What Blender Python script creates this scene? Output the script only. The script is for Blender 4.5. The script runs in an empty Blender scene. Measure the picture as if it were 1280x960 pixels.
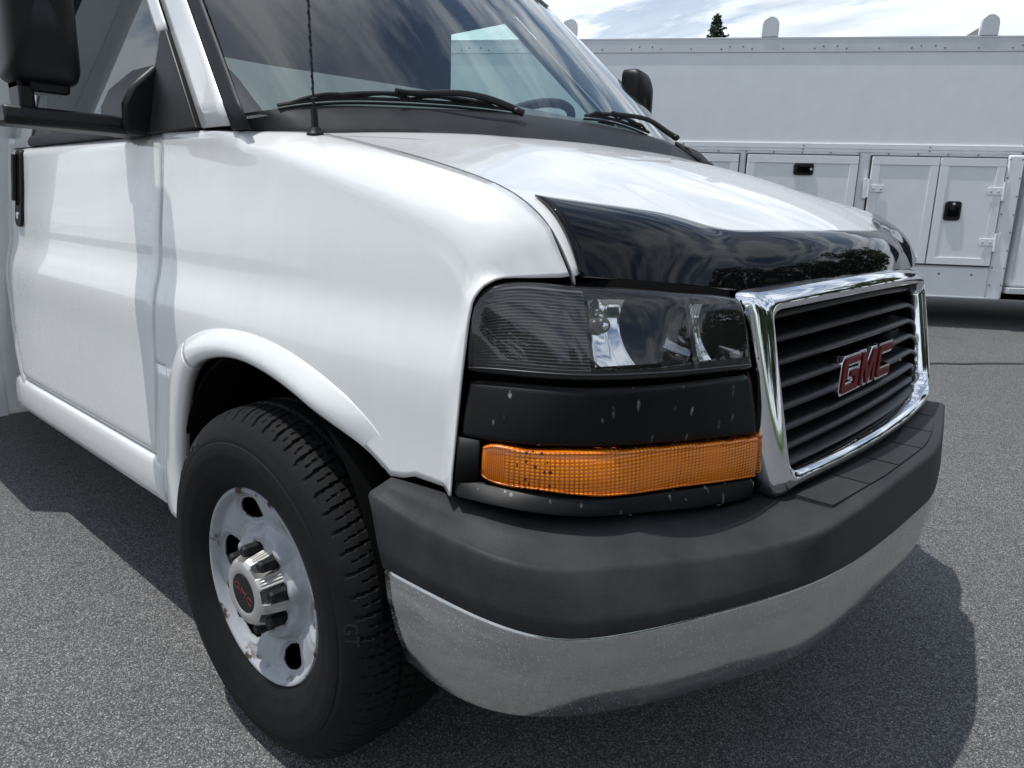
import bpy, bmesh, math, random
import numpy as np
from mathutils import Vector, Matrix
R = math.radians
random.seed(7); rng = np.random.default_rng(7)
SC = bpy.context.scene
COL = SC.collection

# ------------------------------------------------------------------ camera
cam_d = bpy.data.cameras.new("camera"); cam = bpy.data.objects.new("camera", cam_d); COL.objects.link(cam)
cam_d.sensor_width = 36.0; cam_d.lens = 894.41 * 36 / 1280; cam_d.clip_start = 0.02; cam_d.clip_end = 2000
_yaw, _pit, _rol = 2.305975378, -0.239326433, 0.032780238
_d = np.array([math.cos(_yaw) * math.cos(_pit), math.sin(_yaw) * math.cos(_pit), math.sin(_pit)])
_r0 = np.array([math.sin(_yaw), -math.cos(_yaw), 0]); _u0 = np.cross(_r0, _d)
_r = math.cos(_rol) * _r0 + math.sin(_rol) * _u0; _u = -math.sin(_rol) * _r0 + math.cos(_rol) * _u0
cam.matrix_world = Matrix(((_r[0], _u[0], -_d[0], 1.239777), (_r[1], _u[1], -_d[1], -1.629708), (_r[2], _u[2], -_d[2], 1.124409), (0, 0, 0, 1)))
SC.camera = cam

# ------------------------------------------------------------------ sky and sun
SUN = Vector((-0.225, -0.205, 1.0)).normalized()
w = bpy.data.worlds.new("World"); SC.world = w; w.use_nodes = True
nt = w.node_tree; N = nt.nodes; L = nt.links
for n in list(N): N.remove(n)
def wn(t, **k):
    n = N.new(t)
    for a, v in k.items(): setattr(n, a, v)
    return n
out = wn('ShaderNodeOutputWorld'); bg = wn('ShaderNodeBackground'); bg.inputs['Strength'].default_value = 0.112
sky = wn('ShaderNodeTexSky', sky_type='NISHITA', sun_disc=False)
sky.sun_elevation = math.asin(SUN.z); sky.sun_rotation = math.atan2(SUN.x, SUN.y)
sky.air_density = 1.0; sky.dust_density = 0.6; sky.ozone_density = 1.2
tc = wn('ShaderNodeTexCoord'); sx = wn('ShaderNodeSeparateXYZ'); L.new(tc.outputs['Generated'], sx.inputs[0])
zz = wn('ShaderNodeMath', operation='ADD'); L.new(sx.outputs['Z'], zz.inputs[0]); zz.inputs[1].default_value = 0.16
zm = wn('ShaderNodeMath', operation='MAXIMUM'); L.new(zz.outputs[0], zm.inputs[0]); zm.inputs[1].default_value = 0.05
dx = wn('ShaderNodeMath', operation='DIVIDE'); L.new(sx.outputs['X'], dx.inputs[0]); L.new(zm.outputs[0], dx.inputs[1])
dy = wn('ShaderNodeMath', operation='DIVIDE'); L.new(sx.outputs['Y'], dy.inputs[0]); L.new(zm.outputs[0], dy.inputs[1])
cx = wn('ShaderNodeCombineXYZ'); L.new(dx.outputs[0], cx.inputs[0]); L.new(dy.outputs[0], cx.inputs[1])
mp = wn('ShaderNodeMapping'); mp.inputs['Rotation'].default_value = (0, 0, R(35)); mp.inputs['Scale'].default_value = (0.8, 2.3, 1); L.new(cx.outputs[0], mp.inputs[0])
nz = wn('ShaderNodeTexNoise'); nz.inputs['Scale'].default_value = 1.7; nz.inputs['Detail'].default_value = 9; nz.inputs['Roughness'].default_value = 0.6; nz.inputs['Distortion'].default_value = 0.35; L.new(mp.outputs[0], nz.inputs['Vector'])
cr = wn('ShaderNodeValToRGB'); cr.color_ramp.elements[0].position = 0.43; cr.color_ramp.elements[1].position = 0.57; L.new(nz.outputs['Fac'], cr.inputs[0])
nz2 = wn('ShaderNodeTexNoise'); nz2.inputs['Scale'].default_value = 2.6; nz2.inputs['Detail'].default_value = 6; L.new(mp.outputs[0], nz2.inputs['Vector'])
cc = wn('ShaderNodeValToRGB'); cc.color_ramp.elements[0].position = 0.3; cc.color_ramp.elements[0].color = (5.3, 5.9, 6.7, 1); cc.color_ramp.elements[1].position = 0.7; cc.color_ramp.elements[1].color = (9.2, 9.7, 10.2, 1); L.new(nz2.outputs['Fac'], cc.inputs[0])
hz = wn('ShaderNodeMapRange'); L.new(sx.outputs['Z'], hz.inputs[0]); hz.inputs[1].default_value = 0.0; hz.inputs[2].default_value = 0.50; hz.inputs[3].default_value = 0.90; hz.inputs[4].default_value = 0.0
ad = wn('ShaderNodeMath', operation='ADD', use_clamp=True); L.new(cr.outputs[0], ad.inputs[0]); L.new(hz.outputs[0], ad.inputs[1])
mx = wn('ShaderNodeMix', data_type='RGBA'); L.new(ad.outputs[0], mx.inputs[0]); L.new(sky.outputs[0], mx.inputs[6]); L.new(cc.outputs[0], mx.inputs[7])
L.new(mx.outputs[2], bg.inputs['Color']); L.new(bg.outputs[0], out.inputs[0])
sl = bpy.data.lights.new("sun", 'SUN'); sl.energy = 3.05; sl.angle = R(0.53); sl.color = (1.0, 0.98, 0.95)
so = bpy.data.objects.new("sun", sl); COL.objects.link(so); so.rotation_euler = SUN.to_track_quat('Z', 'Y').to_euler()
vs = SC.view_settings; vs.view_transform = 'Standard'; vs.look = 'None'; vs.exposure = 0.22; vs.gamma = 1.0

# ------------------------------------------------------------------ materials
class NT:
    def __init__(s, name):
        s.m = bpy.data.materials.new(name); s.m.use_nodes = True; s.t = s.m.node_tree
        s.b = s.t.nodes['Principled BSDF']; s.o = s.t.nodes['Material Output']
    def n(s, t, ins=None, **k):
        x = s.t.nodes.new(t)
        for a, v in k.items(): setattr(x, a, v)
        for a, v in (ins or {}).items():
            if hasattr(v, 'is_output') or isinstance(v, bpy.types.NodeSocket): s.t.links.new(v, x.inputs[a])
            else: x.inputs[a].default_value = v
        return x
    def l(s, a, b): s.t.links.new(a, b)
    def set(s, **k):
        for a, v in k.items():
            i = s.b.inputs[a.replace('_', ' ')]
            if isinstance(v, bpy.types.NodeSocket): s.l(v, i)
            else: i.default_value = v
    def pos(s, scale=(1, 1, 1)):
        c = s.n('ShaderNodeTexCoord'); m = s.n('ShaderNodeMapping', {'Scale': scale}); s.l(c.outputs['Object'], m.inputs[0]); return m.outputs[0]
    def noise(s, vec, scale, detail=4, rough=0.55):
        return s.n('ShaderNodeTexNoise', {'Vector': vec, 'Scale': scale, 'Detail': detail, 'Roughness': rough}).outputs['Fac']
    def ramp(s, f, a, ca, b, cb):
        x = s.n('ShaderNodeValToRGB'); e = x.color_ramp.elements; e[0].position = a; e[1].position = b
        e[0].color = (*ca, 1) if isinstance(ca, tuple) else (ca, ca, ca, 1); e[1].color = (*cb, 1) if isinstance(cb, tuple) else (cb, cb, cb, 1)
        s.l(f, x.inputs[0]); return x.outputs[0]
    def mix(s, f, a, b):
        x = s.n('ShaderNodeMix', data_type='RGBA')
        for i, v in ((0, f), (6, a), (7, b)):
            if isinstance(v, bpy.types.NodeSocket): s.l(v, x.inputs[i])
            else: x.inputs[i].default_value = (*v, 1) if isinstance(v, tuple) else v
        return x.outputs[2]
    def math(s, op, a, b=0.0):
        x = s.n('ShaderNodeMath', operation=op)
        for i, v in ((0, a), (1, b)):
            if isinstance(v, bpy.types.NodeSocket): s.l(v, x.inputs[i])
            else: x.inputs[i].default_value = v
        return x.outputs[0]
    def bump(s, h, strength, dist=0.002):
        x = s.n('ShaderNodeBump', {'Height': h, 'Strength': strength, 'Distance': dist}); s.l(x.outputs[0], s.b.inputs['Normal'])

def simple(name, col, rough, metal=0.0, coat=0.0, bump=0.0, bscale=300, var=0.0, spec=0.5):
    a = NT(name); p = a.pos()
    a.set(Roughness=rough, Metallic=metal, Coat_Weight=coat, Coat_Roughness=0.04, Specular_IOR_Level=spec)
    if var:
        f = a.noise(p, 6, 6); f2 = a.ramp(f, 0.3, tuple(c * (1 - var) for c in col), 0.7, tuple(min(1, c * (1 + var)) for c in col))
        a.set(Base_Color=f2)
    else: a.set(Base_Color=(*col, 1))
    if bump: a.bump(a.noise(p, bscale, 3), bump)
    return a.m

def mat_white():
    a = NT('white paint'); p = a.pos()
    f = a.noise(p, 2.2, 8, 0.6); g = a.noise(a.pos((1, 1, 0.12)), 24, 5, 0.6)
    c = a.ramp(f, 0.35, (0.765, 0.765, 0.752), 0.75, (0.74, 0.742, 0.727))
    d = a.ramp(g, 0.45, 1.0, 0.8, 0.965)
    x = a.n('ShaderNodeMix', {0: 1.0, 6: c, 7: d}, data_type='RGBA', blend_type='MULTIPLY')
    a.set(Base_Color=x.outputs[2], Roughness=a.ramp(f, 0.3, 0.24, 0.8, 0.30), Coat_Weight=0.8, Coat_Roughness=0.025)
    a.bump(a.noise(p, 2.2, 1), 0.012, 0.003)
    return a.m
def mat_faded(name, dark, light, rough=0.6):
    a = NT(name); p = a.pos()
    f = a.noise(p, 7, 8, 0.65); s = a.noise(a.pos((5, 30, 30)), 6, 6, 0.7)
    c = a.ramp(f, 0.35, dark, 0.72, light)
    c2 = a.mix(a.ramp(s, 0.68, 0.0, 0.80, 0.25), c, (0.10, 0.10, 0.10))
    a.set(Base_Color=c2, Roughness=a.ramp(f, 0.3, rough - 0.08, 0.8, rough + 0.08), Specular_IOR_Level=0.14)
    h = a.noise(p, 420, 2)
    a.bump(h, 0.35, 0.0012)
    return a.m
def mat_bezel():
    a = NT('black bezel plastic'); p = a.pos()
    v = a.n('ShaderNodeTexVoronoi', {'Vector': a.pos((62, 62, 19)), 'Scale': 1.0, 'Randomness': 1.0})
    wob = a.noise(a.pos((30, 30, 12)), 6, 4)
    dist = a.math('ADD', v.outputs['Distance'], a.math('MULTIPLY', wob, 0.22))
    keep = a.ramp(v.outputs['Color'], 0.54, 0.0, 0.58, 1.0)
    m = a.math('MULTIPLY', a.ramp(dist, 0.24, 1.0, 0.31, 0.0), keep)
    m = a.math('MULTIPLY', m, a.ramp(a.noise(p, 90, 3), 0.4, 0.1, 0.6, 0.75))
    f = a.noise(p, 8, 6)
    a.set(Base_Color=a.mix(m, a.ramp(f, 0.3, 0.004, 0.8, 0.009), (0.30, 0.30, 0.31)), Specular_IOR_Level=0.2, Roughness=a.ramp(f, 0.3, 0.42, 0.8, 0.55))
    a.bump(a.noise(p, 500, 2), 0.15, 0.001)
    return a.m
def mat_amber():
    a = NT('amber lens'); p = a.pos(); sp = a.n('ShaderNodeSeparateXYZ', {0: p})
    def wave(scale_vec, sc, direction): return a.n('ShaderNodeTexWave', {'Vector': a.pos(scale_vec), 'Scale': sc, 'Distortion': 0.5, 'Detail': 1.0, 'Detail Scale': 0.3}, bands_direction=direction).outputs['Fac']
    h1 = a.math('MULTIPLY', wave((0.75, 0.9, 0), 78.0, 'DIAGONAL'), wave((0.2, 0.2, 1), 62.0, 'Z'))
    h2 = a.math('MULTIPLY', wave((0.75, 0.9, 0), 190.0, 'DIAGONAL'), wave((0.2, 0.2, 1), 150.0, 'Z'))
    side = a.n('ShaderNodeMapRange', {0: sp.outputs[0], 1: 0.588, 2: 0.591, 3: 0.0, 4: 1.0}).outputs[0]      # outer marker segment with finer prisms
    big = a.noise(p, 12, 4)
    c = a.mix(a.ramp(h1, 0.04, 0.0, 0.36, 1.0), (0.42, 0.075, 0.001), (1.0, 0.32, 0.004))
    c = a.mix(a.ramp(big, 0.42, 0.0, 0.62, 0.75), c, (0.80, 0.20, 0.002))
    v = a.n('ShaderNodeTexVoronoi', {'Vector': a.pos((170, 170, 150)), 'Scale': 1.0, 'Randomness': 0.0}, distance='CHEBYCHEV'); vs_ = a.n('ShaderNodeSeparateColor', {0: v.outputs['Color']})
    zone = a.math('MULTIPLY', a.ramp(a.n('ShaderNodeMapRange', {0: sp.outputs[0], 1: 0.60, 2: 0.665}).outputs[0], 0.05, 0.0, 0.10, 1.0), a.ramp(a.n('ShaderNodeMapRange', {0: sp.outputs[0], 1: 0.60, 2: 0.665}).outputs[0], 0.80, 1.0, 0.9, 0.0))
    dk = a.math('MULTIPLY', a.math('MULTIPLY', a.ramp(vs_.outputs[0], 0.74, 0.0, 0.76, 1.0), a.ramp(v.outputs['Distance'], 0.32, 1.0, 0.36, 0.0)), zone)
    c = a.mix(dk, c, (0.05, 0.012, 0.001))
    c2 = a.mix(a.ramp(h2, 0.1, 0.0, 0.5, 1.0), (0.60, 0.12, 0.002), (0.98, 0.27, 0.006))
    a.set(Base_Color=a.mix(side, c2, c), Roughness=0.22, Coat_Weight=0.35, Coat_Roughness=0.03)
    a.bump(a.n('ShaderNodeMix', {0: side, 2: a.math('MULTIPLY', h2, 0.4), 3: h1}).outputs[0], 0.28, 0.0015)
    return a.m
def glassy(name, tint, refl_rough=0.0, ior=1.5, dusty=0.0):
    a = NT(name); a.t.nodes.remove(a.b)
    tr = a.n('ShaderNodeBsdfTransparent', {'Color': (*tint, 1)}); gl = a.n('ShaderNodeBsdfGlossy', {'Roughness': refl_rough, 'Color': (1, 1, 1, 1)})
    lw = a.n('ShaderNodeLayerWeight', {'Blend': 0.5}); f0 = ((ior - 1) / (ior + 1)) ** 2 * 1.9; mxs = a.n('ShaderNodeMixShader')
    fr = a.n('ShaderNodeMath', {0: a.math('MULTIPLY', a.math('POWER', lw.outputs['Facing'], 5.0), 1 - f0), 1: f0}, operation='ADD')
    a.l(fr.outputs[0], mxs.inputs[0]); a.l(tr.outputs[0], mxs.inputs[1]); a.l(gl.outputs[0], mxs.inputs[2])
    last = mxs
    if dusty:
        df = a.n('ShaderNodeBsdfDiffuse', {'Color': (0.5, 0.5, 0.48, 1)}); m2 = a.n('ShaderNodeMixShader')
        c = a.n('ShaderNodeTexCoord'); f = a.n('ShaderNodeTexNoise', {'Vector': c.outputs['Object'], 'Scale': 30.0, 'Detail': 6.0})
        rr = a.n('ShaderNodeMath', {0: f.outputs['Fac'], 1: dusty}, operation='MULTIPLY')
        a.l(rr.outputs[0], m2.inputs[0]); a.l(mxs.outputs[0], m2.inputs[1]); a.l(df.outputs[0], m2.inputs[2]); last = m2
    a.l(last.outputs[0], a.o.inputs[0]); return a.m
def mat_lens_ribbed(): 
    return glassy('headlight lens', (0.86, 0.86, 0.86), 0.0, 1.38, 0.045)
def mat_chrome_worn():
    a = NT('weathered chrome'); p = a.pos()
    v = a.n('ShaderNodeTexVoronoi', {'Vector': p, 'Scale': 260.0}); vc = a.n('ShaderNodeSeparateColor', {0: v.outputs['Color']})
    sp = a.math('MULTIPLY', a.ramp(v.outputs['Distance'], 0.18, 1.0, 0.34, 0.0), a.ramp(vc.outputs[0], 0.45, 0.0, 0.6, 1.0))
    k = a.math('MULTIPLY', sp, a.ramp(a.noise(p, 11, 6, 0.7), 0.38, 0.0, 0.56, 1.0))
    f = a.noise(p, 9, 7, 0.65); g = a.noise(a.pos((1, 1, 5)), 5, 6, 0.7)
    haze_ = a.ramp(g, 0.40, 0.0, 0.75, 0.35)
    m = a.math('MAXIMUM', a.math('MULTIPLY', k, 0.75), haze_)
    a.set(Base_Color=a.mix(k, a.ramp(f, 0.3, (0.54, 0.54, 0.53), 0.75, (0.46, 0.46, 0.455)), (0.62, 0.61, 0.60)), Metallic=a.math('SUBTRACT', 1.0, a.math('MULTIPLY', m, 0.8)), Roughness=a.math('ADD', a.ramp(f, 0.3, 0.10, 0.8, 0.20), a.math('MULTIPLY', m, 0.35)))
    a.bump(a.noise(p, 60, 4), 0.05, 0.002)
    return a.m
def mat_asphalt():
    a = NT('asphalt'); p = a.pos()
    v = a.n('ShaderNodeTexVoronoi', {'Vector': p, 'Scale': 270.0}); v2 = a.n('ShaderNodeTexVoronoi', {'Vector': p, 'Scale': 430.0})
    big = a.noise(p, 0.55, 8, 0.6); mid = a.noise(p, 22, 5, 0.65); fine = a.noise(p, 900, 2)
    sc = a.n('ShaderNodeSeparateColor', {0: v.outputs['Color']}); s2 = a.n('ShaderNodeSeparateColor', {0: v2.outputs['Color']})
    g = a.ramp(sc.outputs[0], 0.50, 0.076, 1.0, 0.23); g2 = a.ramp(s2.outputs[0], 0.86, 0.0, 1.0, 0.34)
    base = a.n('ShaderNodeMix', {0: 1.0, 6: g, 7: g2}, data_type='RGBA', blend_type='ADD').outputs[2]
    edge = a.ramp(v.outputs['Distance'], 0.3, 1.0, 0.65, 0.62)
    base = a.n('ShaderNodeMix', {0: 1.0, 6: base, 7: edge}, data_type='RGBA', blend_type='MULTIPLY').outputs[2]
    t = a.ramp(big, 0.3, (0.86, 0.87, 0.90), 0.72, (1.16, 1.15, 1.12)); t2 = a.ramp(mid, 0.3, 0.92, 0.7, 1.07)
    base = a.n('ShaderNodeMix', {0: 1.0, 6: base, 7: t}, data_type='RGBA', blend_type='MULTIPLY').outputs[2]
    base = a.n('ShaderNodeMix', {0: 1.0, 6: base, 7: t2}, data_type='RGBA', blend_type='MULTIPLY').outputs[2]
    st = a.ramp(a.noise(p, 1.9, 7, 0.62), 0.60, 1.0, 0.74, 0.78)
    base = a.n('ShaderNodeMix', {0: 1.0, 6: base, 7: st}, data_type='RGBA', blend_type='MULTIPLY').outputs[2]
    a.set(Base_Color=base, Roughness=a.ramp(sc.outputs[1], 0.3, 0.9, 1.0, 0.42), Specular_IOR_Level=0.5)
    h = a.math('ADD', a.ramp(v.outputs['Distance'], 0.0, 1.0, 0.7, 0.0), a.math('MULTIPLY', fine, 0.3))
    h = a.math('ADD', h, a.math('MULTIPLY', mid, 0.6))
    a.bump(h, 0.45, 0.003)
    return a.m
def mat_tyre():
    a = NT('tyre rubber'); p = a.pos(); f = a.noise(p, 20, 6)
    a.set(Base_Color=a.ramp(f, 0.3, (0.004, 0.004, 0.0045), 0.75, (0.010, 0.010, 0.010)), Roughness=a.ramp(f, 0.3, 0.65, 0.8, 0.85), Specular_IOR_Level=0.22)
    a.bump(a.noise(p, 350, 3), 0.15, 0.001); return a.m
def mat_rim():
    a = NT('silver wheel paint'); p = a.pos(); f = a.noise(p, 11, 8, 0.7); g = a.noise(p, 60, 4)
    d = a.n('ShaderNodeVectorMath', {0: a.pos((1, 0, 1))}, operation='LENGTH').outputs['Value']
    lip = a.ramp(d, 0.184, 0.0, 0.194, 1.0)
    rust = a.math('MULTIPLY', a.ramp(f, 0.55, 0.0, 0.59, 1.0), lip)
    c = a.ramp(f, 0.3, (0.37, 0.38, 0.405), 0.8, (0.31, 0.32, 0.34))
    c = a.mix(rust, c, (0.06, 0.04, 0.028))
    a.set(Base_Color=c, Roughness=a.mix(rust, (0.42, 0.42, 0.42), (0.85, 0.85, 0.85)), Specular_IOR_Level=0.4)
    a.bump(g, 0.08, 0.001); return a.m

M = {}
M['white'] = mat_white()
M['white2'] = simple('truck body paint', (0.80, 0.81, 0.82), 0.40, coat=0.12, var=0.03)
M['alum'] = simple('aluminium trim', (0.66, 0.67, 0.69), 0.38, metal=0.35, var=0.05)
M['shield'] = simple('gloss black acrylic', (0.0035, 0.0035, 0.0045), 0.03, spec=0.24)
M['bumper'] = mat_faded('faded bumper plastic', (.027, .028, .030), (.050, .050, .051), 0.55)
M['cowl'] = mat_faded('faded cowl plastic', (.020, .021, .024), (.034, .035, .038), 0.5)
M['bezel'] = mat_bezel()
M['black'] = simple('black plastic', (0.006, 0.006, 0.007), 0.45, bump=0.1, spec=0.35)
M['slat'] = simple('grille plastic', (0.010, 0.011, 0.012), 0.40, bump=0.12, var=0.2, spec=0.4)
M['dark'] = simple('unlit cavity black', (0.004, 0.004, 0.004), 0.9, spec=0.05)
M['rubber'] = simple('rubber trim', (0.018, 0.018, 0.018), 0.6)
M['chrome'] = simple('chrome', (0.80, 0.81, 0.83), 0.045, metal=1.0)
M['chrome_worn'] = mat_chrome_worn()
M['reflector'] = simple('lamp reflector', (0.85, 0.86, 0.88), 0.06, metal=1.0)
M['lampdark'] = simple('darkened reflector', (0.30, 0.30, 0.31), 0.07, metal=1.0)  # lamp chrome darkened to carry the bowl's dim reflections
M['housing'] = simple('lamp housing', (0.018, 0.018, 0.020), 0.35)
M['lens'] = mat_lens_ribbed()
M['glass'] = glassy('windscreen glass', (0.82, 0.93, 0.90), 0.0, 1.62)
M['sideglass'] = glassy('side glass', (0.78, 0.95, 0.91), 0.0, 1.5)
M['amber'] = mat_amber()
M['asphalt'] = mat_asphalt()
M['tyre'] = mat_tyre()
M['rim'] = mat_rim()
M['cap'] = simple('hub cap alloy', (0.62, 0.61, 0.58), 0.34, metal=0.7, var=0.08)
M['brake'] = simple('rusty brake metal', (0.16, 0.10, 0.06), 0.7, metal=0.3, var=0.5)
M['brake2'] = simple('zinc rivet', (0.22, 0.225, 0.235), 0.45, metal=0.6)
M['capred'] = simple('red cap lettering', (0.17, 0.02, 0.025), 0.5)
M['tar'] = simple('tar joint', (0.03, 0.03, 0.031), 0.7, bump=0.3)
M['tyre_letter'] = simple('worn raised rubber', (0.016, 0.016, 0.016), 0.5, spec=0.3)
M['red'] = simple('red emblem enamel', (0.13, 0.005, 0.007), 0.4, spec=0.1)
M['liner'] = simple('grey lamp liner', (0.085, 0.085, 0.088), 0.30)
M['dash'] = simple('grey dashboard vinyl', (0.10, 0.105, 0.11), 0.65, bump=0.1)
M['trim'] = simple('grey headliner', (0.36, 0.35, 0.33), 0.8)
M['cabdark'] = simple('dark cab lining', (0.018, 0.021, 0.028), 0.7)
M['leaf'] = simple('foliage', (0.045, 0.075, 0.022), 0.6, var=0.45)
M['needle'] = simple('spruce needles', (0.030, 0.055, 0.030), 0.6, var=0.4)
M['bark'] = simple('bark', (0.09, 0.07, 0.05), 0.9, var=0.3)
M['grass'] = simple('mown grass', (0.075, 0.12, 0.035), 0.9, var=0.3)

# ------------------------------------------------------------------ helpers
def nspl(P, n=None, at=None):
    """natural cubic spline through P (k,dim), chord parameter, n samples or at params 0..1 (arc fraction)"""
    P = np.asarray(P, float); k = len(P)
    t = np.concatenate([[0], np.cumsum(np.sqrt(np.linalg.norm(np.diff(P, axis=0), axis=1) ** 2 + 1e-12))]); t /= t[-1]
    if k == 2: D = np.zeros_like(P)
    else:
        h = np.diff(t); A = np.zeros((k, k)); B = np.zeros_like(P); A[0, 0] = A[-1, -1] = 1
        for i in range(1, k - 1):
            A[i, i - 1] = h[i - 1]; A[i, i] = 2 * (h[i - 1] + h[i]); A[i, i + 1] = h[i]
            B[i] = 6 * ((P[i + 1] - P[i]) / h[i] - (P[i] - P[i - 1]) / h[i - 1])
        D = np.linalg.solve(A, B)
    s = np.linspace(0, 1, n) if at is None else np.asarray(at, float)
    i = np.clip(np.searchsorted(t, s, side='right') - 1, 0, k - 2); h = (t[i + 1] - t[i])[:, None]
    a = (t[i + 1] - s)[:, None]; b = (s - t[i])[:, None]
    return D[i] * a ** 3 / (6 * h) + D[i + 1] * b ** 3 / (6 * h) + (P[i] / h - D[i] * h / 6) * a + (P[i + 1] / h - D[i + 1] * h / 6) * b
def lin(P, n=None, at=None):
    P = np.asarray(P, float); t = np.concatenate([[0], np.cumsum(np.linalg.norm(np.diff(P, axis=0), axis=1))]); t /= t[-1]
    s = np.linspace(0, 1, n) if at is None else at
    return np.stack([np.interp(s, t, P[:, j]) for j in range(P.shape[1])], -1)
def arcres(P, n):
    return lin(nspl(P, 200) if len(P) > 2 else P, n)
def mir(G): G = np.array(G, float); G[..., 1] *= -1; return G
def mirext(P):
    """half curve ending at y=0 -> whole curve"""
    P = np.asarray(P, float); return np.concatenate([P, mir(P[:-1][::-1])])
def link(name, me, mat, parent):
    o = bpy.data.objects.new(name, me); COL.objects.link(o)
    for m in (mat if isinstance(mat, (list, tuple)) else [mat]):
        if m is not None: me.materials.append(m)
    if parent is not None: o.parent = parent
    return o
def smooth(me, ang=None):
    me.polygons.foreach_set('use_smooth', [True] * len(me.polygons))
    if ang is not None: me.set_sharp_from_angle(angle=R(ang))
def mesh(name, V, F, mat, parent=None, sm=True, ang=40, thick=0, bevel=0, flip=False):
    me = bpy.data.meshes.new(name); me.from_pydata([tuple(map(float, v)) for v in V], [], [tuple(map(int, f)) for f in F])
    bm = bmesh.new(); bm.from_mesh(me)
    bmesh.ops.remove_doubles(bm, verts=bm.verts, dist=1e-6)
    bmesh.ops.recalc_face_normals(bm, faces=bm.faces)
    if flip: bmesh.ops.reverse_faces(bm, faces=bm.faces)
    bm.to_mesh(me); bm.free()
    if sm: smooth(me, ang)
    o = link(name, me, mat, parent)
    if thick:
        m = o.modifiers.new('thick', 'SOLIDIFY'); m.thickness = abs(thick); m.offset = 1.0 if thick < 0 else -1.0
    if bevel:
        m = o.modifiers.new('bevel', 'BEVEL'); m.width = bevel; m.segments = 2; m.limit_method = 'ANGLE'; m.angle_limit = R(35)
    return o
def gridVF(G, close_u=False, close_v=False, base=0):
    G = np.asarray(G, float); a, b = G.shape[:2]; V = G.reshape(-1, 3); F = []
    for i in range(a if close_u else a - 1):
        for j in range(b if close_v else b - 1):
            i2, j2 = (i + 1) % a, (j + 1) % b
            F.append((base + i * b + j, base + i2 * b + j, base + i2 * b + j2, base + i * b + j2))
    return V, F
def orient(o, out):
    """make the mesh's faces look along/away so that mean normal . out > 0"""
    me = o.data; s = 0.0; out = Vector(out)
    for p in me.polygons: s += p.normal.dot(out) * p.area
    if s < 0: me.flip_normals()
    return o
def sheet(name, G, mat, parent=None, out=(0, 0, 1), thick=0.0025, ang=None, close_u=False, close_v=False, weld=0):
    V, F = gridVF(G, close_u, close_v)
    me = bpy.data.meshes.new(name); me.from_pydata([tuple(map(float, v)) for v in V], [], F)
    if weld:
        bm = bmesh.new(); bm.from_mesh(me); bmesh.ops.remove_doubles(bm, verts=bm.verts, dist=weld); bm.to_mesh(me); bm.free()
    smooth(me, ang)
    o = link(name, me, mat, parent); orient(o, out)
    if thick:
        m = o.modifiers.new('thick', 'SOLIDIFY'); m.thickness = thick; m.offset = -1.0
    return o
def rows2grid(rows, nv, n, lin_rows=False):
    Rw = np.stack([r if len(r) == n else arcres(r, n) for r in rows])
    return np.stack([(lin(Rw[:, j], nv) if lin_rows else nspl(Rw[:, j], nv)) for j in range(n)], 1)
def boxVF(c, s, base=0, ax=None):
    c = np.array(c, float); h = np.array(s, float) / 2
    V = [c + h * np.array(k) for k in ((-1, -1, -1), (1, -1, -1), (1, 1, -1), (-1, 1, -1), (-1, -1, 1), (1, -1, 1), (1, 1, 1), (-1, 1, 1))]
    F = [(0, 3, 2, 1), (4, 5, 6, 7), (0, 1, 5, 4), (1, 2, 6, 5), (2, 3, 7, 6), (3, 0, 4, 7)]
    return V, [tuple(base + i for i in f) for f in F]
class MB:
    def __init__(s): s.V = []; s.F = []
    def add(s, V, F):
        b = len(s.V); s.V += [np.array(v, float) for v in V]; s.F += [tuple(b + i for i in f) for f in F]; return s
    def box(s, lo, hi):
        lo, hi = np.array(lo, float), np.array(hi, float); return s.add(*boxVF((lo + hi) / 2, np.abs(hi - lo)))
    def tube(s, P, rad, seg=10, cap=True):
        P = np.asarray(P, float); rad = np.broadcast_to(np.asarray(rad, float), (len(P),)); G = []
        T = np.gradient(P, axis=0); up = np.array([0, 0, 1.0])
        for i, p in enumerate(P):
            t = T[i] / (np.linalg.norm(T[i]) + 1e-12); a = np.cross(t, up)
            if np.linalg.norm(a) < 1e-3: a = np.cross(t, [1, 0, 0.0])
            a /= np.linalg.norm(a); b = np.cross(t, a)
            G.append([p + rad[i] * (math.cos(q) * a + math.sin(q) * b) for q in np.linspace(0, 2 * math.pi, seg, endpoint=False)])
        V, F = gridVF(G, close_v=True)
        if cap: F += [tuple(range(seg))[::-1], tuple(range((len(P) - 1) * seg, len(P) * seg))]
        return s.add(V, F)
    def prism(s, poly, axis, a, b):
        """extrude a 2D polygon along axis 0/1/2 from a to b; 2D coords are the other two axes in order"""
        n = len(poly); V = []
        for q in (a, b):
            for p in poly:
                v = list(p); v.insert(axis, q); V.append(v)
        F = [tuple(range(n))[::-1], tuple(range(n, 2 * n))] + [(i, (i + 1) % n, n + (i + 1) % n, n + i) for i in range(n)]
        return s.add(V, F)
    def sphere(s, c, r, seg=12, rings=8, sc=(1, 1, 1)):
        c = np.array(c, float); G = [[c + r * np.array(sc) * np.array([math.sin(a) * math.cos(b), math.sin(a) * math.sin(b), math.cos(a)]) for b in np.linspace(0, 2 * math.pi, seg, endpoint=False)] for a in np.linspace(0.02, math.pi - 0.02, rings)]
        return s.add(*gridVF(G, close_v=True))
    def build(s, name, mat, parent=None, **k): return mesh(name, s.V, s.F, mat, parent, **k)
def empty(name, loc=(0, 0, 0), parent=None, rz=0):
    o = bpy.data.objects.new(name, None); COL.objects.link(o); o.location = loc; o.rotation_euler = (0, 0, rz); o.empty_display_size = 0.1
    if parent is not None: o.parent = parent
    return o
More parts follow.
